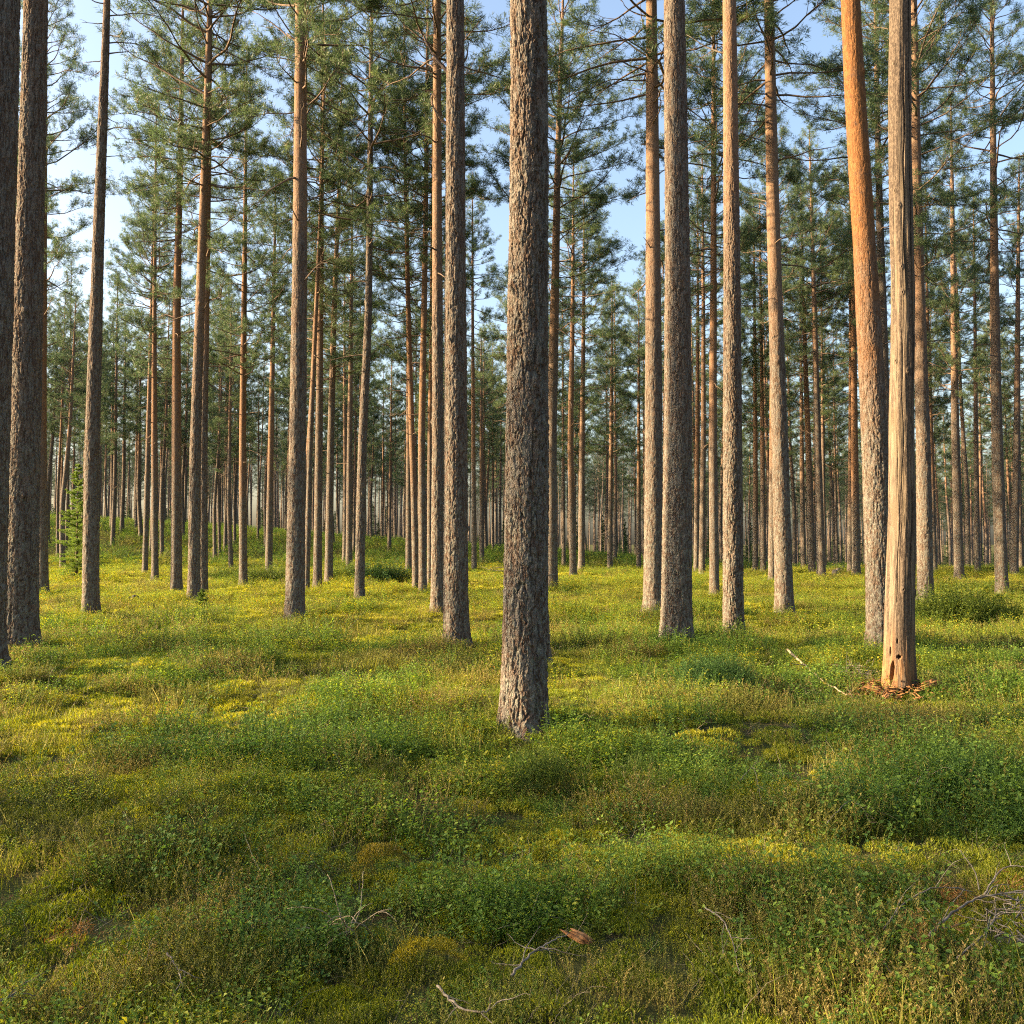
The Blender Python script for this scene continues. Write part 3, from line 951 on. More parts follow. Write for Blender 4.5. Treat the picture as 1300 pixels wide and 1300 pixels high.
def bilberry(seed, stems=26, rad=.15, h=(.10, .22), leaf=.0155, per=(10, 17)):
    r = np.random.default_rng(seed); mb = MB()
    for q in range(stems):
        a, rr = r.uniform(0, 6.28), rad * math.sqrt(r.random())
        p0 = np.array((math.cos(a) * rr, math.sin(a) * rr, -.03))
        L = r.uniform(*h)
        d0 = np.array((math.cos(a) * .35 + r.normal(0, .25), math.sin(a) * .35 + r.normal(0, .25), 1.0))
        path, _ = branch_path(p0, d0, L + .03, 4, r, .05, .12)
        mb.tube(path, (.0016, .0015, .0013, .001, .0007), 3, False, .05)
        k = int(r.integers(*per))
        u = r.uniform(.3, 1.0, k) * 4; i = np.minimum(u.astype(int), 3)
        P = path[i] + (path[i + 1] - path[i]) * (u - i)[:, None]
        az = r.uniform(0, 6.28, k)
        off = np.stack([np.cos(az), np.sin(az), r.uniform(-.1, .7, k)], 1)
        P = P + off * r.uniform(0, .03, k)[:, None] * np.array((1, 1, .6))
        U = np.stack([r.normal(0, .35, k), r.normal(0, .35, k), np.ones(k)], 1)
        LL = leaf * r.uniform(.7, 1.25, k)
        v, f = leaf_quads(P, off, U, LL, LL * r.uniform(.55, .75, k))
        sv = r.random()
        mb.add(v, f, np.repeat(np.clip(.6 * sv + .4 * r.random(k), 0, 1), 4))
    return mb.mesh('bilberry', att='var')


def grass(seed, blades=34, rad=.11, h=(.07, .19), w=.0036, bend=.9):
    r = np.random.default_rng(seed); mb = MB()
    for q in range(blades):
        a, rr = r.uniform(0, 6.28), rad * math.sqrt(r.random())
        p = np.array((math.cos(a) * rr, math.sin(a) * rr, -.03)); L = r.uniform(*h)
        az = r.uniform(0, 6.28); ln = np.array((math.cos(az), math.sin(az), 0))
        n = 4; t = np.linspace(0, 1, n + 1)
        b = bend * r.uniform(.2, 1.0)
        ang = b * t ** 1.3 + r.uniform(0, .25)
        step = np.stack([ln[0] * np.sin(ang), ln[1] * np.sin(ang), np.cos(ang)], 1) * L / n
        pts = p + np.vstack([[0, 0, 0], np.cumsum(step[1:], 0)])
        s = np.array((-ln[1], ln[0], 0)) * math.cos(r.uniform(-1, 1)) + ln * .4
        wd = w * r.uniform(.6, 1.3) * np.array((.8, 1, .9, .6, .08))
        v = np.stack([pts + s * wd[:, None] / 2, pts - s * wd[:, None] / 2], 1).reshape(-1, 3)
        i = np.arange(n)[:, None] * 2
        f = np.vstack([np.hstack([i, i + 1, i + 3]), np.hstack([i, i + 3, i + 2])])
        mb.add(v, f, r.random())
    return mb.mesh('grass', att='var')


def heather(seed, stems=34, rad=.14, h=(.07, .19)):
    r = np.random.default_rng(seed); mb = MB()
    for q in range(stems):
        a, rr = r.uniform(0, 6.28), rad * math.sqrt(r.random())
        p0 = np.array((math.cos(a) * rr, math.sin(a) * rr, -.03)); L = r.uniform(*h)
        d0 = np.array((math.cos(a) * .3 + r.normal(0, .3), math.sin(a) * .3 + r.normal(0, .3), 1.0))
        path, _ = branch_path(p0, d0, L + .03, 4, r, .03, .15)
        mb.tube(path, (.0013, .0012, .001, .0009, .0005), 3, False, .1)
        k = int(L * 230)
        u = r.uniform(.2, 1.0, k) * 4; i = np.minimum(u.astype(int), 3)
        P = path[i] + (path[i + 1] - path[i]) * (u - i)[:, None]
        az = r.uniform(0, 6.28, k)
        off = np.stack([np.cos(az), np.sin(az), r.uniform(.5, 1.8, k)], 1)
        U = r.normal(size=(k, 3))
        LL = r.uniform(.007, .013, k)
        v, f = leaf_quads(P, off, U, LL, LL * .33)
        sv = r.random()
        mb.add(v, f, np.repeat(np.clip(.65 * sv + .35 * r.random(k), 0, 1), 4))
    return mb.mesh('heather', att='var')


def moss(seed, n=420, rad=.13):
    r = np.random.default_rng(seed); mb = MB()
    a = r.uniform(0, 6.28, n); rr = rad * np.sqrt(r.random(n))
    P = np.stack([np.cos(a) * rr, np.sin(a) * rr, .035 * (1 - (rr / rad) ** 2) + r.uniform(-.01, .012, n)], 1)
    D = np.stack([r.normal(0, .6, n), r.normal(0, .6, n), np.ones(n)], 1)
    v, f = leaf_quads(P, D, r.normal(size=(n, 3)), r.uniform(.018, .04, n), r.uniform(.004, .009, n))
    mb.add(v, f, np.repeat(r.random(n), 4))
    return mb.mesh('moss', att='var')


def straw(seed, n=7, rad=.12):
    r = np.random.default_rng(seed); mb = MB()
    for q in range(n):
        p0 = np.array((r.normal(0, rad), r.normal(0, rad), .0))
        a = r.uniform(0, 6.28)
        path, _ = branch_path(p0, (math.cos(a), math.sin(a), r.uniform(.2, 1.2)), r.uniform(.15, .38), 7, r, -.06, .22)
        rr = r.uniform(.0009, .0022)
        mb.tube(path, np.linspace(rr, rr * .5, 8), 4, False, r.random())
        if r.random() < .5:
            p2, _ = branch_path(path[4], r.normal(size=3), .1, 4, r, 0, .2)
            mb.tube(p2, np.linspace(rr * .7, rr * .3, 5), 3, False, r.random())
    return mb.mesh('dry_stems', att='var')


def with_mat(meshes, m):
    for me in meshes: me.materials.append(m)
    return meshes


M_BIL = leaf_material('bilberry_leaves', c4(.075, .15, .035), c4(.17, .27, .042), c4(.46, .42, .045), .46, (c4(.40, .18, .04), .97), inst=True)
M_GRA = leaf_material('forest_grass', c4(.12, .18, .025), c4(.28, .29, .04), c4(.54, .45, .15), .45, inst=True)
M_HEA = leaf_material('heather_sprigs', c4(.10, .125, .03), c4(.20, .205, .045), c4(.34, .25, .095), .40, inst=True)
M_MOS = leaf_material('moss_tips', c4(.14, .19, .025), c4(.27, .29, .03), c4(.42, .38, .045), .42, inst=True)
M_STR = leaf_material('dry_grey_stems', c4(.10, .08, .06), c4(.19, .16, .115), c4(.32, .27, .185), .0, inst=True)
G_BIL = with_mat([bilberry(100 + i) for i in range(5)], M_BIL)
G_GRA = with_mat([grass(200 + i, bend=(.7, 1.1, .5, 1.3)[i % 4]) for i in range(5)], M_GRA)
G_HEA = with_mat([heather(300 + i) for i in range(4)], M_HEA)
G_MOS = with_mat([moss(400 + i) for i in range(3)], M_MOS)
G_STR = with_mat([straw(500 + i) for i in range(4)], M_STR)


def wedge_points(per_m2, d0, d1, margin=2.5):
    n = int((d1 - d0) * ((d0 + d1) * .60 + 2 * margin) * per_m2)
    # uniform over the trapezoid by rejection
    y = RNG.uniform(d0, d1, n * 3); half = .60 * np.abs(y) + margin
    hm = .60 * max(abs(d0), abs(d1)) + margin
    keep = RNG.random(n * 3) < half / hm
    y = y[keep][:n]; half = half[keep][:n]
    x = RNG.uniform(-1, 1, len(y)) * half
    return x, y


TRUNKS = np.array([(v[0].location.x, v[0].location.y, v[3]) for v in HERO.values()] + [(SNAG[0], SNAG[1], .17)])


def clear_of_trunks(x, y):
    ok = np.ones(len(x), bool)
    for tx, ty, tr in TRUNKS:
        if ty < 30: ok &= (x - tx) ** 2 + (y - ty) ** 2 > (tr * .95) ** 2
    return ok


def cover(name, meshes, zones, mask, tint, smul, label, cat, tilt=.15):
    X, Y, S = [], [], []
    for d0, d1, dens, sc in zones:
        x, y = wedge_points(dens * 1.4, d0, d1)
        k = RNG.random(len(x)) < mask(x, y)
        k &= clear_of_trunks(x, y)
        X.append(x[k]); Y.append(y[k]); S.append(np.full(k.sum(), sc))
    x, y, s = map(np.concatenate, (X, Y, S))
    n = len(x)
    sc = s * RNG.uniform(.55, 1.05, n) * smul(x, y)
    t = np.clip(tint(x, y) + RNG.normal(0, .17, n), 0, 1)
    print(name, n)
    return scatter(name, np.stack([x, y, terrain(x, y)], 1), meshes, RNG.uniform(0, 6.28, n), sc, RNG.integers(0, len(meshes), n), t, tilt, label, cat)


n_a = lambda x, y: fbm(x / 1.6 + 31, y / 1.1 + 7, k=101)
n_b = lambda x, y: fbm(x / 2.3 - 12, y / 1.5 + 43, k=131)
n_d = lambda x, y, k: sstep(.40, .56, fbm(x / .42 + k * 3.7, y / .36 - k * 5.1, k=170 + k, o=2))
n_c = lambda x, y: fbm(x / .7 + 5, y / .55, k=151, o=2)
one = lambda x, y: np.ones_like(x)
big = lambda x, y: (.45 + 1.15 * sstep(.25, .75, n_c(x, y))) * (1 - .25 * sstep(12, 30, y))
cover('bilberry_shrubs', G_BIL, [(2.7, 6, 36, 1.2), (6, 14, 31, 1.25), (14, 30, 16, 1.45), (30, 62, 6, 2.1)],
      lambda x, y: (.25 + .75 * sstep(.46, .56, n_a(x, y))) * (.12 + .88 * np.maximum(n_d(x, y, 1), sstep(14, 24, y))), lambda x, y: .12 + .85 * sstep(.3, .75, n_b(x, y)) + .6 * sstep(8, 24, y), big,  # tint yellows with distance: sunlight on the clearing painted into the leaves
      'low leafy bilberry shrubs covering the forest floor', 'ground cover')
cover('grass', G_GRA, [(1.2, 2.5, 80, .6), (2.5, 6, 76, 1.15), (6, 14, 54, 1.2), (14, 30, 15, 1.4), (30, 62, 7, 1.8)],
      lambda x, y: (.42 + .58 * sstep(.46, .58, n_b(x, y))) * (.15 + .85 * np.maximum(n_d(x, y, 2), sstep(14, 24, y))), lambda x, y: .14 + .6 * sstep(.3, .7, n_a(x + 9, y)) + .35 * sstep(8, 24, y), big,  # distance term paints the sunlit middle ground into the blades
      'fine green and straw coloured grass between the shrubs', 'grass')
cover('heather', G_HEA, [(1.2, 2.5, 44, .6), (2.5, 6, 44, 1.15), (6, 14, 34, 1.15), (14, 30, 14, 1.4), (30, 62, 5, 2.0)],
      lambda x, y: (.25 + .75 * sstep(.46, .56, 1 - n_a(x, y))) * (.12 + .88 * np.maximum(n_d(x, y, 3), sstep(14, 24, y))), lambda x, y: .3 + .7 * sstep(.35, .65, n_c(x + 3, y)), big,
      'olive and brown heather sprigs covering the forest floor', 'ground cover')
cover('moss', G_MOS, [(1.6, 6, 46, 1.0), (6, 14, 30, 1.2), (14, 30, 13, 1.7), (30, 66, 6, 2.6)],
      lambda x, y: .55 + .45 * sstep(9, 22, y) + .3 * sstep(.5, .62, n_b(x + 40, y - 3)), lambda x, y: .05 + .7 * sstep(.35, .7, n_b(x + 40, y - 3)) + .35 * sstep(11, 32, y), one, 'yellow green moss carpeting the forest floor', 'moss')  # tint also lifted with distance, sunlit look put into the moss colour
cover('dry_stems', G_STR, [(1.6, 6, 9, .8), (6, 14, 5, .95), (14, 28, .8, 1.3)], one, lambda x, y: RNG.random(len(x)), one,
      'thin dry stems lying tangled in the ground cover', 'ground litter', .3)
# shaded slope beyond the clearing and the strip beside the frame
x, y = wedge_points(1.1, 60, 125, 5)
scatter('undergrowth', np.stack([x, y, terrain(x, y)], 1), [G_BIL[0], G_BIL[1], G_HEA[0], G_GRA[0]], RNG.uniform(0, 6.28, len(x)), RNG.uniform(2.4, 4.5, len(x)),
        RNG.integers(0, 4, len(x)), np.clip(RNG.normal(.3, .2, len(x)), 0, 1), .1, 'low dark undergrowth on the shaded slope behind the clearing', 'ground cover')


# ------------------------------------------------------------------ spruces
def spruce(name, x, y, H, rad, seed, label, lay=1.0):
    rnd = np.random.default_rng(seed)
    root = empty(name, (x, y, tz(x, y)), label, 'spruce')
    tb = MB(); tb.tube([(0, 0, -.1), (0, 0, H * .5), (0, 0, H)], (.012 * H + .004, .007 * H, .003), 8)
    link('trunk', tb.mesh('trunk', True), LIMB, root)
    lim = MB(); nd = Needles()
    z = H * .05
    sc = max(.22, H / 6)
    while z < H * .985:
        t = z / H
        for b in range(int(rnd.integers(4, 7))):
            az = rnd.uniform(0, 6.28); L = rad * (1 - t) ** .85 * rnd.uniform(.5, 1.15) + .05 * H * .3
            el = .12 + .45 * t + rnd.normal(0, .16)
            path, _ = branch_path((0, 0, z), (math.cos(az), math.sin(az), el), L, 6, rnd, rnd.normal(-.02, .03), .07)
            lim.tube(path, np.linspace(.005 * sc + .002, .002, 7), 4, False)
            for i in range(1, 7):
                u = i / 6
                for sgn in (-1, 1):
                    bd = unit(path[i] - path[i - 1]); sd = np.cross(bd, (0, 0, 1.0)) * sgn
                    l2 = L * .42 * (1.15 - u) * rnd.uniform(.6, 1.2)
                    dd = unit(bd * .8 + sd * .8 + np.array((0, 0, -.08)))
                    k = max(1, int(l2 / (.075 * sc)))
                    for q in range(k + 1):
                        nd.add(path[i] + dd * l2 * (q + .6) / (k + .6), dd, rnd.uniform(.8, 1.2) * sc)
                nd.add(path[i], unit(path[i] - path[i - 1]), sc)
        z += H * .034 * rnd.uniform(.8, 1.2)
    nd.add(np.array((0, 0, H)), np.array((0, 0, 1.0)), sc)
    cr = MB(); nd.build(cr, rnd, per=12, length=.07, width=.013, spread=.8, shoot=.12)
    me = join_wood(lim, cr, SPRUCE)
    link('crown', me, None, root)
    return me


x, d = ground_at(97, 735)
SPRUCE_ME = spruce('spruce_tree', x, d, 5.4, 1.3, 41, 'bright yellow-green young spruce glowing in the sun beside the pale grey pine')
x, d = ground_at(256, 776)
spruce('spruce_sapling', x, d, .62, .36, 42, 'tiny dark spruce sapling at the foot of the twin pines')


# ------------------------------------------------------------------ far-off wood and the wood around
def thin_tree(parts, keep, name):
    """trunk and crown of a pine or spruce joined for the woods; keep = share of the needle faces kept"""
    vs, fs, ma, off = [], [], [], 0
    mats = []
    for me, kp in parts:
        v = np.empty(len(me.vertices) * 3, np.float32); me.vertices.foreach_get('co', v); v = v.reshape(-1, 3)
        L = np.empty(len(me.loops), np.int32); me.loops.foreach_get('vertex_index', L)
        mi = np.empty(len(me.polygons), np.int32); me.polygons.foreach_get('material_index', mi)
        kk = len(L) // len(mi); L = L.reshape(-1, kk)
        if kk == 4: L = np.vstack([L[:, [0, 1, 2]], L[:, [0, 2, 3]]]); mi = np.concatenate([mi, mi])
        k = np.random.default_rng(3).random(len(L)) < (kp if len(me.materials) > 1 else 1.0)
        vs.append(v); fs.append(L[k] + off); ma.append(mi[k] + len(mats)); off += len(v); mats += list(me.materials)
    o = np_mesh(name, np.vstack(vs), np.vstack(fs))
    for m in mats: o.materials.append(FARBARK if m == BARK else m)
    o.polygons.foreach_set('material_index', np.concatenate(ma).astype(np.int32))
    return o


FARBARK = twig_material('plain_pine_bark', c4(.12, .095, .08), c4(.20, .155, .12), 6)  # simple grey-brown bark for the instanced woods
WOOD = [thin_tree([(GEN_TRUNKS[i][0], 1), (VARIANTS[i], .45)], .45, 'distant_pine') for i in range(6)]
DARKSPRUCE = leaf_material('spruce_needles', c4(.035, .065, .03), c4(.055, .10, .036), c4(.09, .135, .04), .3)
under = SPRUCE_ME.copy(); under.materials.clear(); under.materials.append(DARKSPRUCE); under.materials.append(DARKSPRUCE)


def far_wood():
    pts, pick, size = [], [], []
    while len(pts) < 950:
        d = random.uniform(136, 260); x = random.uniform(-1, 1) * (.62 * d + 6)
        pts.append((x, d, tz(x, d))); pick.append(random.randrange(6)); size.append(random.uniform(.75, 1.02))
    while len(pts) < 1150:
        d = 105 + 140 * random.random(); x = random.uniform(-1, 1) * (.62 * d + 6)
        pts.append((x, d, tz(x, d))); pick.append(6); size.append(random.uniform(.4, 1.5) if d > 135 else random.uniform(.2, .6))
    n = len(pts)
    scatter('distant_woods', np.array(pts), WOOD + [under], RNG.uniform(0, 6.28, n), np.array(size), np.array(pick), np.zeros(n), .01,
            'far-off pine woods closing the view between the trunks', 'woods')
    pts = []
    while len(pts) < 300:
        y = random.uniform(-75, 75); x = random.uniform(-70, 85)
        if y > 3 and x < .60 * y + 5: continue
        if y > -6 and x < 0: continue
        if math.hypot(x, y) < 6: continue
        pts.append((x, y, tz(x, y)))
    while len(pts) < 325:
        y = random.uniform(55, 125); x = random.uniform(-150, -35)
        if x > -.60 * y - 6: continue
        pts.append((x, y, tz(x, y)))
    n = len(pts)
    scatter('surrounding_woods', np.array(pts), WOOD, RNG.uniform(0, 6.28, n), RNG.uniform(.85, 1.05, n), RNG.integers(0, 6, n), np.zeros(n), .01,
            'pine woods standing around the viewpoint', 'woods')


far_wood()


# ------------------------------------------------------------------ leafy mounds
def bush(name, px, py, rx, h, seed, mesh_pool, m, label, cat, n=26, tint=.5):
    """one dense shrub: plant patches laid over a dome, one mesh"""
    rnd = np.random.default_rng(seed)
    x, d = ground_at(px, py)
    vs, fs, att, off = [], [], [], 0
    for q in range(n):
        a, rr = rnd.uniform(0, 6.28), math.sqrt(rnd.random())
        me = mesh_pool[int(rnd.integers(len(mesh_pool)))]
        v = np.empty(len(me.vertices) * 3, np.float32); me.vertices.foreach_get('co', v); v = v.reshape(-1, 3)
        L = np.empty(len(me.loops), np.int32); me.loops.foreach_get('vertex_index', L); L = L.reshape(-1, 3)
        va = np.empty(len(me.vertices), np.float32); me.attributes['var'].data.foreach_get('value', va)
        k = rx * rnd.uniform(1.2, 2.0) / .5 * .9
        M = np.array(Euler((rnd.normal(0, .15) - .5 * rr * math.sin(a), .5 * rr * math.cos(a) + rnd.normal(0, .15), rnd.uniform(0, 6.28))).to_matrix())
        c = np.array((math.cos(a) * rr * rx, math.sin(a) * rr * rx * .8, h * .62 * (1 - rr ** 2)))
        vs.append(v @ M.T * k + c); fs.append(L + off); att.append(va); off += len(v)
    me = np_mesh(name, np.vstack(vs), np.vstack(fs))
    a = me.attributes.new('var', 'FLOAT', 'POINT'); a.data.foreach_set('value', np.concatenate(att))
    o = link(name, me, m, None, (x, d, tz(x, d) + (.09 if d < 12 else .02)))
    return tag(o, label, cat)


M_BUSH = leaf_material('bush_leaves_yellow_green', c4(.07, .12, .02), c4(.13, .18, .03), c4(.22, .24, .035), .38)  # lighter, yellower leaf green than the deep one
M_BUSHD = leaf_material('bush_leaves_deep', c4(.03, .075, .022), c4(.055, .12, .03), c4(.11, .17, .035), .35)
bush('leafy_bush', 436, 738, .75, .85, 61, G_BIL, M_BUSH, 'round sunlit leafy mound between two pine trunks', 'bush')
bush('leafy_bush', 366, 738, .62, .75, 62, G_BIL, M_BUSH, 'sunlit leafy mound left of the dark straight pine', 'bush')
bush('leafy_bush', 330, 741, .9, .5, 63, G_BIL, M_BUSH, 'low wide leafy mound right of the slender orange pine', 'bush')
bush('leafy_bush', 290, 738, .8, .45, 64, G_BIL, M_BUSH, 'low leafy mound left of the slender orange pine', 'bush')
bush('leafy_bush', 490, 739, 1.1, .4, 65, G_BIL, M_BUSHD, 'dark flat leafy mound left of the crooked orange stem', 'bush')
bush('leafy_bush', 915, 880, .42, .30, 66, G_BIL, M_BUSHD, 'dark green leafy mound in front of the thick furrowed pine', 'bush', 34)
bush('leafy_bush', 1225, 790, 1.0, .35, 67, G_BIL, M_BUSH, 'broad low leafy mound right of the dead trunk', 'bush', 34)
bush('grass_tussock', 815, 1000, .22, .20, 68, [G_GRA[0], G_GRA[1], G_BIL[2]], M_BUSH, 'upright bright yellow-green tussock below the central trunk', 'tussock', 16)
bush('leafy_bush', 690, 1000, .26, .16, 69, G_BIL, M_BUSH, 'fresh green bilberry clump left of the bright tussock', 'bush', 16)
bush('moss_cushion', 545, 1232, .13, .10, 70, G_MOS, leaf_material('golden_moss', c4(.20, .17, .015), c4(.33, .28, .02), c4(.50, .38, .03), .3), 'small golden yellow moss cushion low in the foreground', 'moss cushion', 9)
bush('moss_cushion', 487, 1105, .18, .10, 71, G_MOS, leaf_material('olive_moss', c4(.13, .12, .02), c4(.23, .19, .025), c4(.35, .24, .03), .3), 'broad olive moss cushion left of the foreground stick', 'moss cushion', 9)


# ------------------------------------------------------------------ fallen wood
def on_ground(px, py, lift):
    x, d = ground_at(px, py, .12)
    return np.array((x, d, tz(x, d) + lift))


def d0_near(K):
    return K[0][1] < 7


def stick(name, pix, rad, m, label, cat, lifts=None, twigs=0, seed=1, tl=.25):
    """a fallen branch running through photo pixels on the ground"""
    rnd = np.random.default_rng(seed)
    K = np.array([on_ground(px, py, (lifts[i] if lifts else .13)) for i, (px, py) in enumerate(pix)])
    t = np.linspace(0, len(K) - 1, 6 * len(K))
    P = np.stack([np.interp(t, np.arange(len(K)), K[:, j]) for j in range(3)], 1)
    ker = np.array((.2, .6, .2))
    for _ in range(6):
        P[1:-1] = (P[:-2] + 2 * P[1:-1] + P[2:]) / 4
    P[1:-1] += rnd.normal(0, rad * .35, P[1:-1].shape)
    c = P.mean(0)
    rad = rad * (.72 if d0_near(K) else 1)
    mb = MB(); mb.tube(P - c, np.linspace(rad, rad * .35, len(P)), 8)
    for q in range(twigs):
        i = int(rnd.integers(2, len(P) - 1))
        dd = unit(unit(P[i] - P[i - 1]) + rnd.normal(0, .6, 3) + np.array((0, 0, .25)))
        p2, _ = branch_path(P[i] - c, dd, tl * rnd.uniform(.5, 1.3), 6, rnd, -.03, .18)
        mb.tube(p2, np.linspace(rad * .5, rad * .15, 7), 5, False)
    o = link(name, mb.mesh(name, True), m, None, c)
    return tag(o, label, cat)


stick('fallen_branch', [(1000, 836), (1025, 853), (1048, 870), (1076, 884)], .016, PALETWIG, 'long pale bare branch lying in the grass left of the dead trunk', 'branch', [.24, .17, .14, .13], 3, 2)
stick('fallen_branch', [(648, 1246), (668, 1228), (690, 1216), (722, 1204)], .0075, DEADTWIG, 'brown stick with a forked side twig in the near foreground', 'branch', [.13, .15, .16, .18], 5, 3, .16)
stick('fallen_branch', [(1180, 1205), (1205, 1188), (1240, 1170), (1300, 1163), (1345, 1172)], .008, DEADTWIG, 'curved grey branch, thickest of the brushwood at the lower right', 'branch', [.16, .2, .22, .22, .2], 7, 4, .22)
stick('fallen_branch', [(1122, 1188), (1150, 1168), (1190, 1160), (1235, 1158)], .006, DEADTWIG, 'thin arched branch left of the thick curved one at the lower right', 'branch', [.14, .2, .24, .2], 5, 5, .18)
stick('fallen_branch', [(1250, 1160), (1275, 1148), (1330, 1146)], .006, DEADTWIG, 'dark arched branch uppermost of the brushwood at the lower right', 'branch', [.2, .28, .26], 4, 6, .2)
stick('fallen_branch', [(1215, 1225), (1245, 1210), (1268, 1190), (1262, 1182)], .005, DEADTWIG, 'hooked grey twig lowest of the brushwood at the lower right', 'branch', [.14, .17, .2, .22], 2, 7, .12)
stick('fallen_branch', [(1090, 1200), (1112, 1218), (1138, 1248)], .005, DEADTWIG, 'straight pale twig lying left below the brushwood at the lower right', 'branch', [.15, .14, .13], 2, 8, .12)
stick('fallen_branch', [(895, 1165), (920, 1185), (933, 1210), (938, 1238)], .005, DEADTWIG, 'grey bent twig with fine side shoots low in the right foreground', 'branch', [.16, .17, .14, .12], 6, 9, .14)
stick('fallen_branch', [(212, 1225), (226, 1240), (232, 1262)], .006, DEADTWIG, 'short pale lichened twig in the lower left foreground', 'branch', [.16, .15, .13], 4, 10, .1)
stick('fallen_branch', [(0, 1285), (22, 1278), (45, 1277)], .006, DEADTWIG, 'grey twig lying in the lower left corner', 'branch', [.15, .16, .15], 3, 11, .14)
stick('fallen_branch', [(555, 1262), (580, 1290), (615, 1300), (640, 1285)], .007, DEADTWIG, 'whitish lichen-crusted branch at the bottom edge of the view', 'branch', [.14, .14, .15, .16], 6, 12, .12)
stick('fallen_branch', [(1162, 1005), (1178, 990), (1182, 1012)], .006, PALETWIG, 'pale broken stems sticking up in the lit grass at right', 'branch', [.16, .22, .14], 6, 13, .2)
stick('fallen_branch', [(940, 995), (958, 985), (966, 1020)], .004, DEADTWIG, 'forked grey twig in the shade below the dark leafy mound', 'branch', [.14, .2, .13], 4, 14, .16)
stick('fallen_branch', [(1050, 1050), (1080, 1035), (1110, 1045)], .005, DEADTWIG, 'low arching grey twig right of the forked one', 'branch', [.14, .22, .13], 4, 15, .2)
stick('fallen_log', [(1060, 729), (1068, 724), (1078, 717)], .16, DEADTWIG, 'weathered log leaning against the foot of the golden pine', 'log', [.12, .2, .5], 0, 16)


def bent_stems():
    """a sheaf of pale dead stems bent over in the near foreground"""
    rnd = np.random.default_rng(17)
    mb = MB()
    x, d = ground_at(440, 1195)
    for q in range(13):
        a = rnd.uniform(0, 6.28)
        p0 = np.array((rnd.normal(0, .05), rnd.normal(0, .04), -.02))
        path, _ = branch_path(p0, (math.cos(a) * .5, math.sin(a) * .4, 1.1), rnd.uniform(.2, .36), 12, rnd, -.15, .10)
        mb.tube(path, np.linspace(.0032, .0016, 13), 5)
    o = link('dead_stem_sheaf', mb.mesh('dead_stem_sheaf', True), PALETWIG, None, (x, d, tz(x, d) + .10))
    tag(o, 'sheaf of pale bent dead stems low in the foreground, left of the middle', 'dead plant')


bent_stems()


def twig_heap(px, py, r, h, n, m, label, seed):
    rnd = np.random.default_rng(seed)
    x, d = ground_at(px, py); mb = MB()
    for q in range(n):
        p0 = np.array((rnd.normal(0, r * .45), rnd.normal(0, r * .45), rnd.uniform(0, h)))
        path, _ = branch_path(p0, (rnd.normal(), rnd.normal(), rnd.normal(0, .4)), rnd.uniform(.15, .45) * r * 2.2, 5, rnd, -.02, .25)
        mb.tube(path, np.linspace(.0035, .0012, 6), 4, False)
    o = link('twig_heap', mb.mesh('twig_heap', True), m, None, (x, d, tz(x, d) + .08))
    tag(o, label, 'twig heap')


twig_heap(1086, 870, .26, .2, 90, DEADTWIG, 'tangled heap of fine grey twigs just left of the dead trunk', 18)
twig_heap(1290, 1200, .2, .16, 50, DEADTWIG, 'tangle of thin dark twigs under the brushwood at the lower right edge', 19)


def slab(name, px, py, size, label, cat, seed, m=ROTWOOD, rot=(0, 0, 0), lift=.1, n=9):
    """splintered chunk of wood: a bundle of jagged splinters grown together; n = 1 gives one rough lump"""
    rnd = np.random.default_rng(seed)
    mb = MB()
    for q in range(n):
        k = 1.0 if n == 1 else rnd.uniform(.5, 1.0)
        L = size[0] * k
        c = np.zeros(3) if n == 1 else np.array((rnd.normal(0, size[0] * .25), rnd.normal(0, size[1] * .5), rnd.normal(0, size[2] * .45)))
        nu, nv = 9, 7 if n > 1 else 11
        u = np.linspace(-1, 1, nu)
        r = np.clip(1 - np.abs(u) ** (5 if n == 1 else 3), .12, 1) * (1 + rnd.normal(0, .14, nu))
        th = np.arange(nv) * 2 * np.pi / nv + rnd.uniform(0, 6)
        f = .42 if n > 1 else 1.0
        V = []
        for i in range(nu):
            j = 1 + rnd.normal(0, .16, nv)
            V.append(np.stack([np.full(nv, u[i] * L) + rnd.normal(0, L * .05, nv), np.cos(th) * size[1] * r[i] * j * f, np.sin(th) * size[2] * r[i] * j * f], 1))
        v = np.vstack(V) + c
        v = np.vstack([v, c + (-L, 0, 0), c + (L, 0, 0)])
        i = np.arange(nu - 1)[:, None] * nv; jx = np.arange(nv)[None]; kx = (jx + 1) % nv
        qd = np.stack([i + jx, i + nv + jx, i + nv + kx, i + kx], -1).reshape(-1, 4)
        fc = np.vstack([qd[:, [0, 1, 2]], qd[:, [0, 2, 3]]])
        jj = np.arange(nv); kk = (jj + 1) % nv; b = (nu - 1) * nv
        fc = np.vstack([fc, np.stack([np.full(nv, nu * nv), jj, kk], 1), np.stack([np.full(nv, nu * nv + 1), b + kk, b + jj], 1)])
        mb.add(v, fc)
    x, d = ground_at(px, py)
    o = link(name, mb.mesh(name), m, None, (x, d, tz(x, d) + lift)); o.rotation_euler = rot
    return tag(o, label, cat)


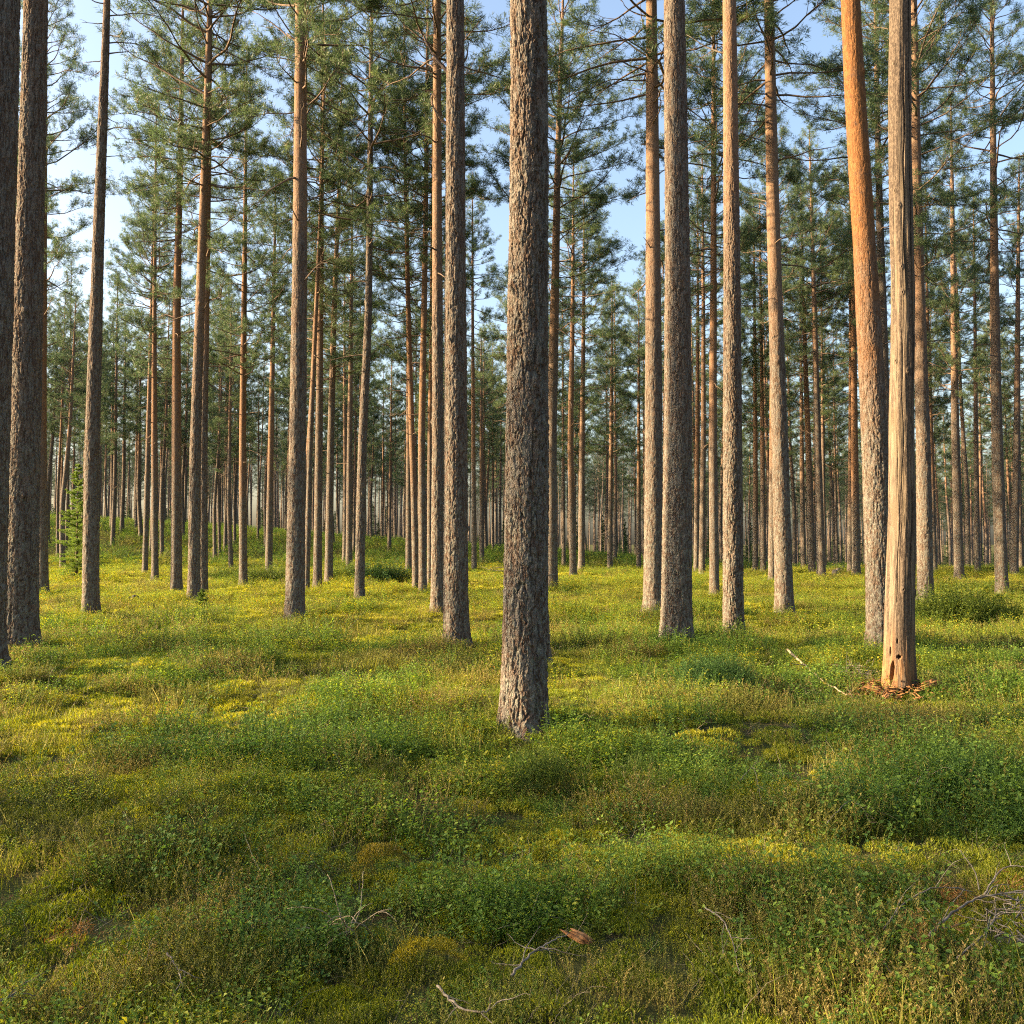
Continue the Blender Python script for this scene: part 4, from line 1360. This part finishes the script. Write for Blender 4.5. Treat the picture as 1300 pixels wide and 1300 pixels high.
slab('wood_chunk', 1184, 880, (.14, .05, .045), 'splintered orange piece of rotten wood lying right of the dead trunk', 'wood chunk', 3, rot=(.2, -.2, .25), lift=.16)
slab('wood_chunk', 1112, 884, (.10, .05, .03), 'flat crumbling piece of orange wood at the left foot of the dead trunk', 'wood chunk', 5, rot=(.1, .25, -.3), lift=.13)
slab('wood_chunk', 1126, 890, (.07, .04, .03), 'small orange wood crumb in front of the dead trunk', 'wood chunk', 8, rot=(.1, -.15, .8), lift=.12)
slab('bark_piece', 735, 1222, (.06, .025, .015), 'reddish brown curled bark piece at the end of the foreground stick', 'bark', 11, rot=(.2, .2, -.6), lift=.15)
slab('rock', 169, 764, (.16, .14, .10), 'small dark rock in the sunny moss between young spruce and twin pines', 'rock', 14, m=twig_material('dark_rock', c4(.03, .03, .028), c4(.07, .07, .06)), lift=.14, n=1)


def wood_litter():
    """crumbled splinters strewn round the foot of the dead trunk"""
    rnd = np.random.default_rng(29); mb = MB()
    x0, d0 = SNAG
    for q in range(420):
        a = rnd.uniform(0, 6.28); rr = .16 + abs(rnd.normal(0, .22))
        p = np.array((x0 - .08 + math.cos(a) * rr * 1.25, d0 - .05 + math.sin(a) * rr, 0))
        p[2] = tz(p[0], p[1]) + max(.03, .15 - .22 * (rr - .16)) + rnd.normal(0, .012)
        L = rnd.uniform(.012, .05); dr = unit(rnd.normal(0, 1, 3) * np.array((1, 1, .35)))
        mb.tube([p - dr * L, p, p + dr * L], (L * .12, L * .22, L * .08), 4)
    o = link('wood_litter', mb.mesh('wood_litter'), ROTWOOD)
    tag(o, 'orange crumbs of rotten wood strewn round the foot of the dead trunk', 'litter', kind='stuff')


wood_litter()


def dry_tuft(px, py, label, seed, r=.035):
    rnd = np.random.default_rng(seed); nd = Needles(); mb = MB()
    for q in range(16):
        nd.add(rnd.normal(0, r, 3) * np.array((1.2, 1, .5)) + np.array((0, 0, r * .6)), rnd.normal(0, 1, 3) + np.array((0, 0, .6)), .55)
    nd.build(mb, rnd, per=10, length=.085, width=.006, spread=.5)
    x, d = ground_at(px, py)
    tag(link('dry_needle_tuft', mb.mesh('dry_needle_tuft', att='var'), DRYNEEDLE, None, (x, d, tz(x, d) + .16)), label, 'dry needles')


dry_tuft(1216, 1172, 'rusty tuft of dry needles between the branches of the brushwood', 21)
dry_tuft(1182, 1222, 'golden upright tuft of dry stalks in front of the brushwood', 22, .045)
dry_tuft(92, 1222, 'faded brown tuft of dry needles in the lower left foreground', 23, .04)
dry_tuft(1296, 1160, 'rusty tuft of dry needles at the right edge above the twig tangle', 24)

# ------------------------------------------------------------------ light
EL = R(18)
AZ = R(-2)
sun_d = bpy.data.lights.new('sun', 'SUN'); sun_d.energy = 5.0; sun_d.angle = R(.55); sun_d.color = (1.0, .74, .42)
sun = bpy.data.objects.new('sun', sun_d); COL.objects.link(sun)
sun.rotation_euler = Vector((math.cos(EL) * math.cos(AZ), -math.cos(EL) * math.sin(AZ), -math.sin(EL))).to_track_quat('-Z', 'Y').to_euler()
w = bpy.data.worlds.new('World'); SC.world = w; w.use_nodes = True
nt = w.node_tree; nt.nodes.clear()
wo = nt.nodes.new('ShaderNodeOutputWorld'); bg = nt.nodes.new('ShaderNodeBackground')
sky = nt.nodes.new('ShaderNodeTexSky'); sky.sky_type = 'NISHITA'; sky.sun_disc = False
sky.sun_elevation = EL; sky.sun_rotation = R(-90) + AZ
sky.air_density = 1.0; sky.dust_density = 4.0; sky.ozone_density = 1.0
bg.inputs[1].default_value = .10
nt.links.new(sky.outputs[0], bg.inputs[0]); nt.links.new(bg.outputs[0], wo.inputs[0])

SC.view_settings.view_transform = 'Standard'
SC.view_settings.look = 'None'
SC.view_settings.exposure = 2.2
SC.view_settings.gamma = 1
SC.render.engine = 'CYCLES'
SC.cycles.max_bounces = 6
SC.cycles.diffuse_bounces = 3
SC.cycles.transmission_bounces = 3
SC.cycles.transparent_max_bounces = 4
SC.cycles.caustics_reflective = False
SC.cycles.caustics_refractive = False
SC.cycles.use_denoising = False
SC.cycles.use_adaptive_sampling = False
SC.cycles.filter_width = 1.15
SC.cycles.sample_clamp_indirect = 4.0
